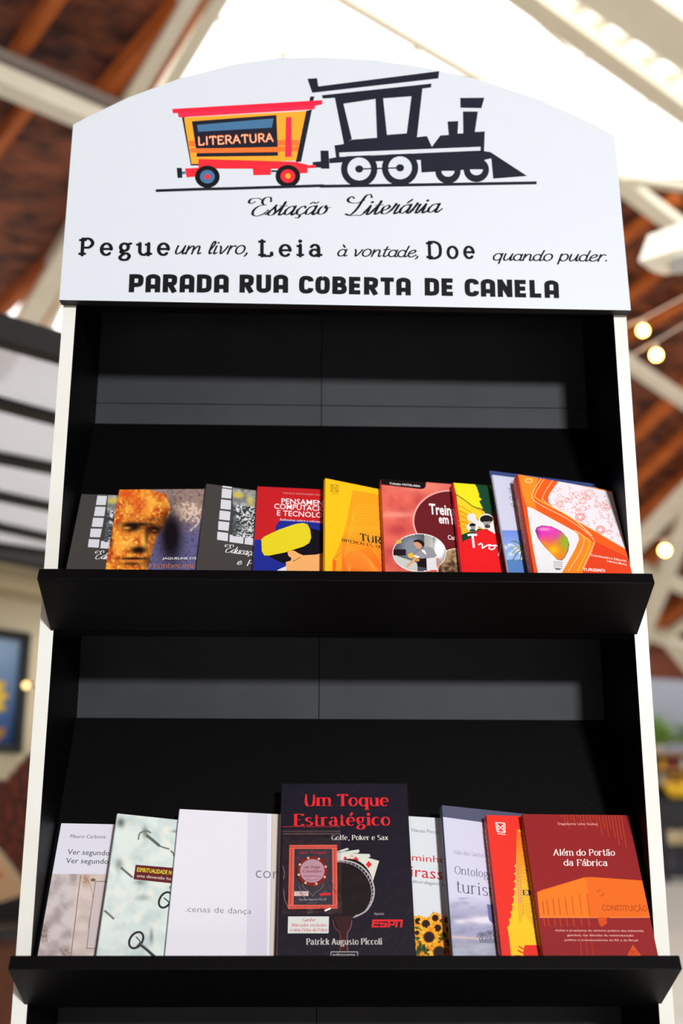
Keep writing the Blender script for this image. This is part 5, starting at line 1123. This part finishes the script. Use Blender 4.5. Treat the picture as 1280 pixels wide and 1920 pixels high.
b.add(vs2, [(j, j + ny + 1, j + ny + 2, j + 1) for j in range(ny)])
b.build('shrink_wrap', FILM, ROOT['toque'], world_space=False, smooth=True)
P = Print(PR['toque'].M, 0, 0, t + .0042)
P.view(6.4, 500, 1540)
MT = PR['toque'].M
def loc(x, y): return P.px(x, y)
# sheet of a bag: crumpled grid between the four corners
def sheet(c4, z, nx, ny, amp, rs):
    a, b_, c, d = [Vector(loc(*q)) for q in c4]; vs = []
    for j in range(ny + 1):
        for i in range(nx + 1):
            u, v = i / nx, j / ny; p = a.lerp(b_, u).lerp(d.lerp(c, u), v); e_ = 1 if 0 < i < nx and 0 < j < ny else .3
            vs.append((p.x, p.y, z + amp * e_ * rs.random()))
    return vs, [(j * (nx + 1) + i, (j + 1) * (nx + 1) + i, (j + 1) * (nx + 1) + i + 1, j * (nx + 1) + i + 1) for j in range(ny) for i in range(nx)]
bagc = [(190, 85), (882, 70), (905, 1112), (182, 1132)]
bag = empty('zip_bag', M=MT @ Matrix.Translation((0, 0, t + .0032))); tag(bag, 'small clear zip bag taped on the cover of the navy hardcover', 'bag')
dz = -(t + .0032)
def put(vs): return [(x, y, z + dz) for x, y, z in vs]
for nm, z, am in (('back_film', t + .0034, .0002), ('front_film', t + .0092, .0010)):
    b = MB(); vs, fs = sheet(bagc, z, 14, 20, am, rs); b.add(put(vs), fs); b.build(nm, BAG, bag, world_space=False, smooth=True)
ZIP = clear('zip_strip', (.75, .82, .88), .3, .25); REDS = mat('red_zip_line', (170, 30, 40), .4)
b = MB()
for y, hgt in ((150, 10), (180, 16)):
    a, c = Vector(loc(192, y + 3)), Vector(loc(882, y - 8)); b.box(((a.x + c.x) / 2, (a.y + c.y) / 2, t + .0108 + dz), (c.x - a.x, hgt / 6.4 / 1420, .0005))
b.build('zip_closure', ZIP, bag, world_space=False)
a, c = Vector(loc(190, 98)), Vector(loc(882, 82)); b = MB(); b.box(((a.x + c.x) / 2, (a.y + c.y) / 2, t + .0106 + dz), (c.x - a.x, .0006, .0006)); o = b.build('red_line', REDS, bag, world_space=False)
# thin glossy tubes added over the film to make its crease highlights
b = MB(); CRE = clear('crease_highlight', (1, 1, 1), .8, .15)
for pts in ([(770, 725), (800, 800), (850, 890)], [(205, 840), (215, 960), (260, 1060)], [(385, 800), (420, 880), (470, 975)], [(640, 1060), (720, 1090), (790, 1150)], [(860, 880), (875, 940)], [(195, 560), (215, 640), (205, 720)], [(760, 1070), (700, 1095)]):
    b.tube([(*loc(*q), t + .0104 + dz) for q in pts], .00035, 5)
b.build('crease_highlight', CRE, bag, world_space=False)
card = empty('bookmark_card', M=MT @ Matrix.Translation((0, 0, t + .0042))); tag(card, 'coral-bordered card inside the clear zip bag', 'card')
CARDM = mat('card_stock', (30, 28, 44), .5)
cc = [(270, 285), (842, 282), (848, 1048), (256, 1052)]
b = MB(); q = [loc(*p) for p in cc]; b.add([(x, y, 0) for x, y in q] + [(x, y, .0006) for x, y in q], [(3, 2, 1, 0), (4, 5, 6, 7), (0, 1, 5, 4), (1, 2, 6, 5), (2, 3, 7, 6), (3, 0, 4, 7)]); b.build('card_sheet', CARDM, card, world_space=False)
M2 = MT @ Matrix.Translation((0, 0, t + .0042)); P = Print(M2, 0, 0, .0007); P.view(6.4, 500, 1540)
CO_ = (232, 96, 74)
P.poly([(270, 285), (842, 282), (846, 330), (270, 330)], CO_); P.poly([(258, 1002), (846, 1002), (848, 1048), (256, 1052)], CO_); P.poly([(270, 285), (332, 330), (322, 1005), (256, 1052)], CO_); P.poly([(842, 282), (848, 1048), (790, 1005), (782, 330)], CO_)
for i in range(24):
    x = 285 + i * 24
    for y in (308, 1027): P.poly([(x - 8, y), (x, y - 12), (x + 8, y), (x, y + 12)], (150, 30, 40))
for i in range(29):
    y = 345 + i * 23
    for x in (298 - i * .45, 814 + i * .1): P.poly([(x - 12, y), (x, y - 8), (x + 12, y), (x, y + 8)], (150, 30, 40))
P.text('Um Toque', (390, 392), (722, 392), 40, (170, 30, 40), 'didone'); P.text('Estratégico', (372, 470), (745, 470), 40, (140, 26, 36), 'didone')
P.line([(425, 745), (450, 800), (500, 840), (560, 900)], 6, (130, 110, 100), smooth=True); P.line([(680, 745), (650, 810), (590, 850), (550, 890)], 6, (130, 110, 100), smooth=True)
P.poly([(330, 840), (500, 840), (498, 896), (328, 896)], (226, 206, 200)); P.text('Ganhe Marcador', (340, 866), (490, 866), 18, (190, 40, 46), bold=.1); P.text('e uma Ficha', (350, 890), (480, 890), 16, (190, 40, 46), bold=.1)
P.poly([(634, 864), (770, 858), (768, 884), (632, 894)], RT); P.text('Apoio', (676, 850), (726, 850), 12, (170, 160, 165)); P.text('Patrick Augusto Piccoli', (390, 950), (714, 946), 22, (170, 166, 168), 'didone'); P.text('editorama', (490, 986), (600, 984), 13, (130, 126, 130))
P.build(card, INK)
c0 = Vector(loc(545, 606)); chip = empty('poker_chip', M=MT @ Matrix.Translation((c0.x, c0.y, t + .0052))); tag(chip, 'maroon poker chip with pale centre lying over the card in the bag', 'poker chip')
CHIP = mat('chip_plastic', (128, 26, 26), .25, coat=.4); r = (loc(732, 606)[0] - loc(358, 606)[0]) / 2
b = MB(); b.lathe([(r * .97, 0), (r, .0004), (r, .0022), (r * .97, .0026), (r * .8, .0026)], n=40); b.build('rim', CHIP, chip, world_space=False, smooth=False)
CH2 = mat('chip_centre', (196, 150, 160), .35, noise_amt=.1, noise_scale=300); b = MB(); b.lathe([(r * .8, .002), (r * .78, .0029), (.0001, .0029)], n=40); b.build('centre_disc', CH2, chip, world_space=False)
SPOT = mat('chip_spots', (236, 190, 160), .4); 
b = MB()
for k in range(8):
    a = 2 * PI * k / 8 + .3; b.lathe([(r * .08, .0025), (r * .08, .0031), (.0001, .0031)], (r * .9 * math.cos(a), r * .9 * math.sin(a), 0), 8)
b.build('edge_spots', SPOT, chip, world_space=False)
P = Print(MT @ Matrix.Translation((0, 0, t + .0052)), 0, 0, .0030); P.view(6.4, 500, 1540)
P.text('Um Toque', (446, 565), (650, 562), 30, (150, 30, 44), 'didone'); P.text('Estratégico', (436, 614), (660, 610), 30, (150, 30, 44), 'didone'); P.line([(440, 660), (545, 654), (655, 662)], 5, (120, 30, 40)); P.line([(470, 690), (540, 706), (620, 692)], 4, (150, 60, 70), smooth=True)
n0 = set(COL.objects); P.build(chip, INK)
for o in set(COL.objects) - n0: o.data.transform(Matrix.Translation((-c0.x, -c0.y, 0)))
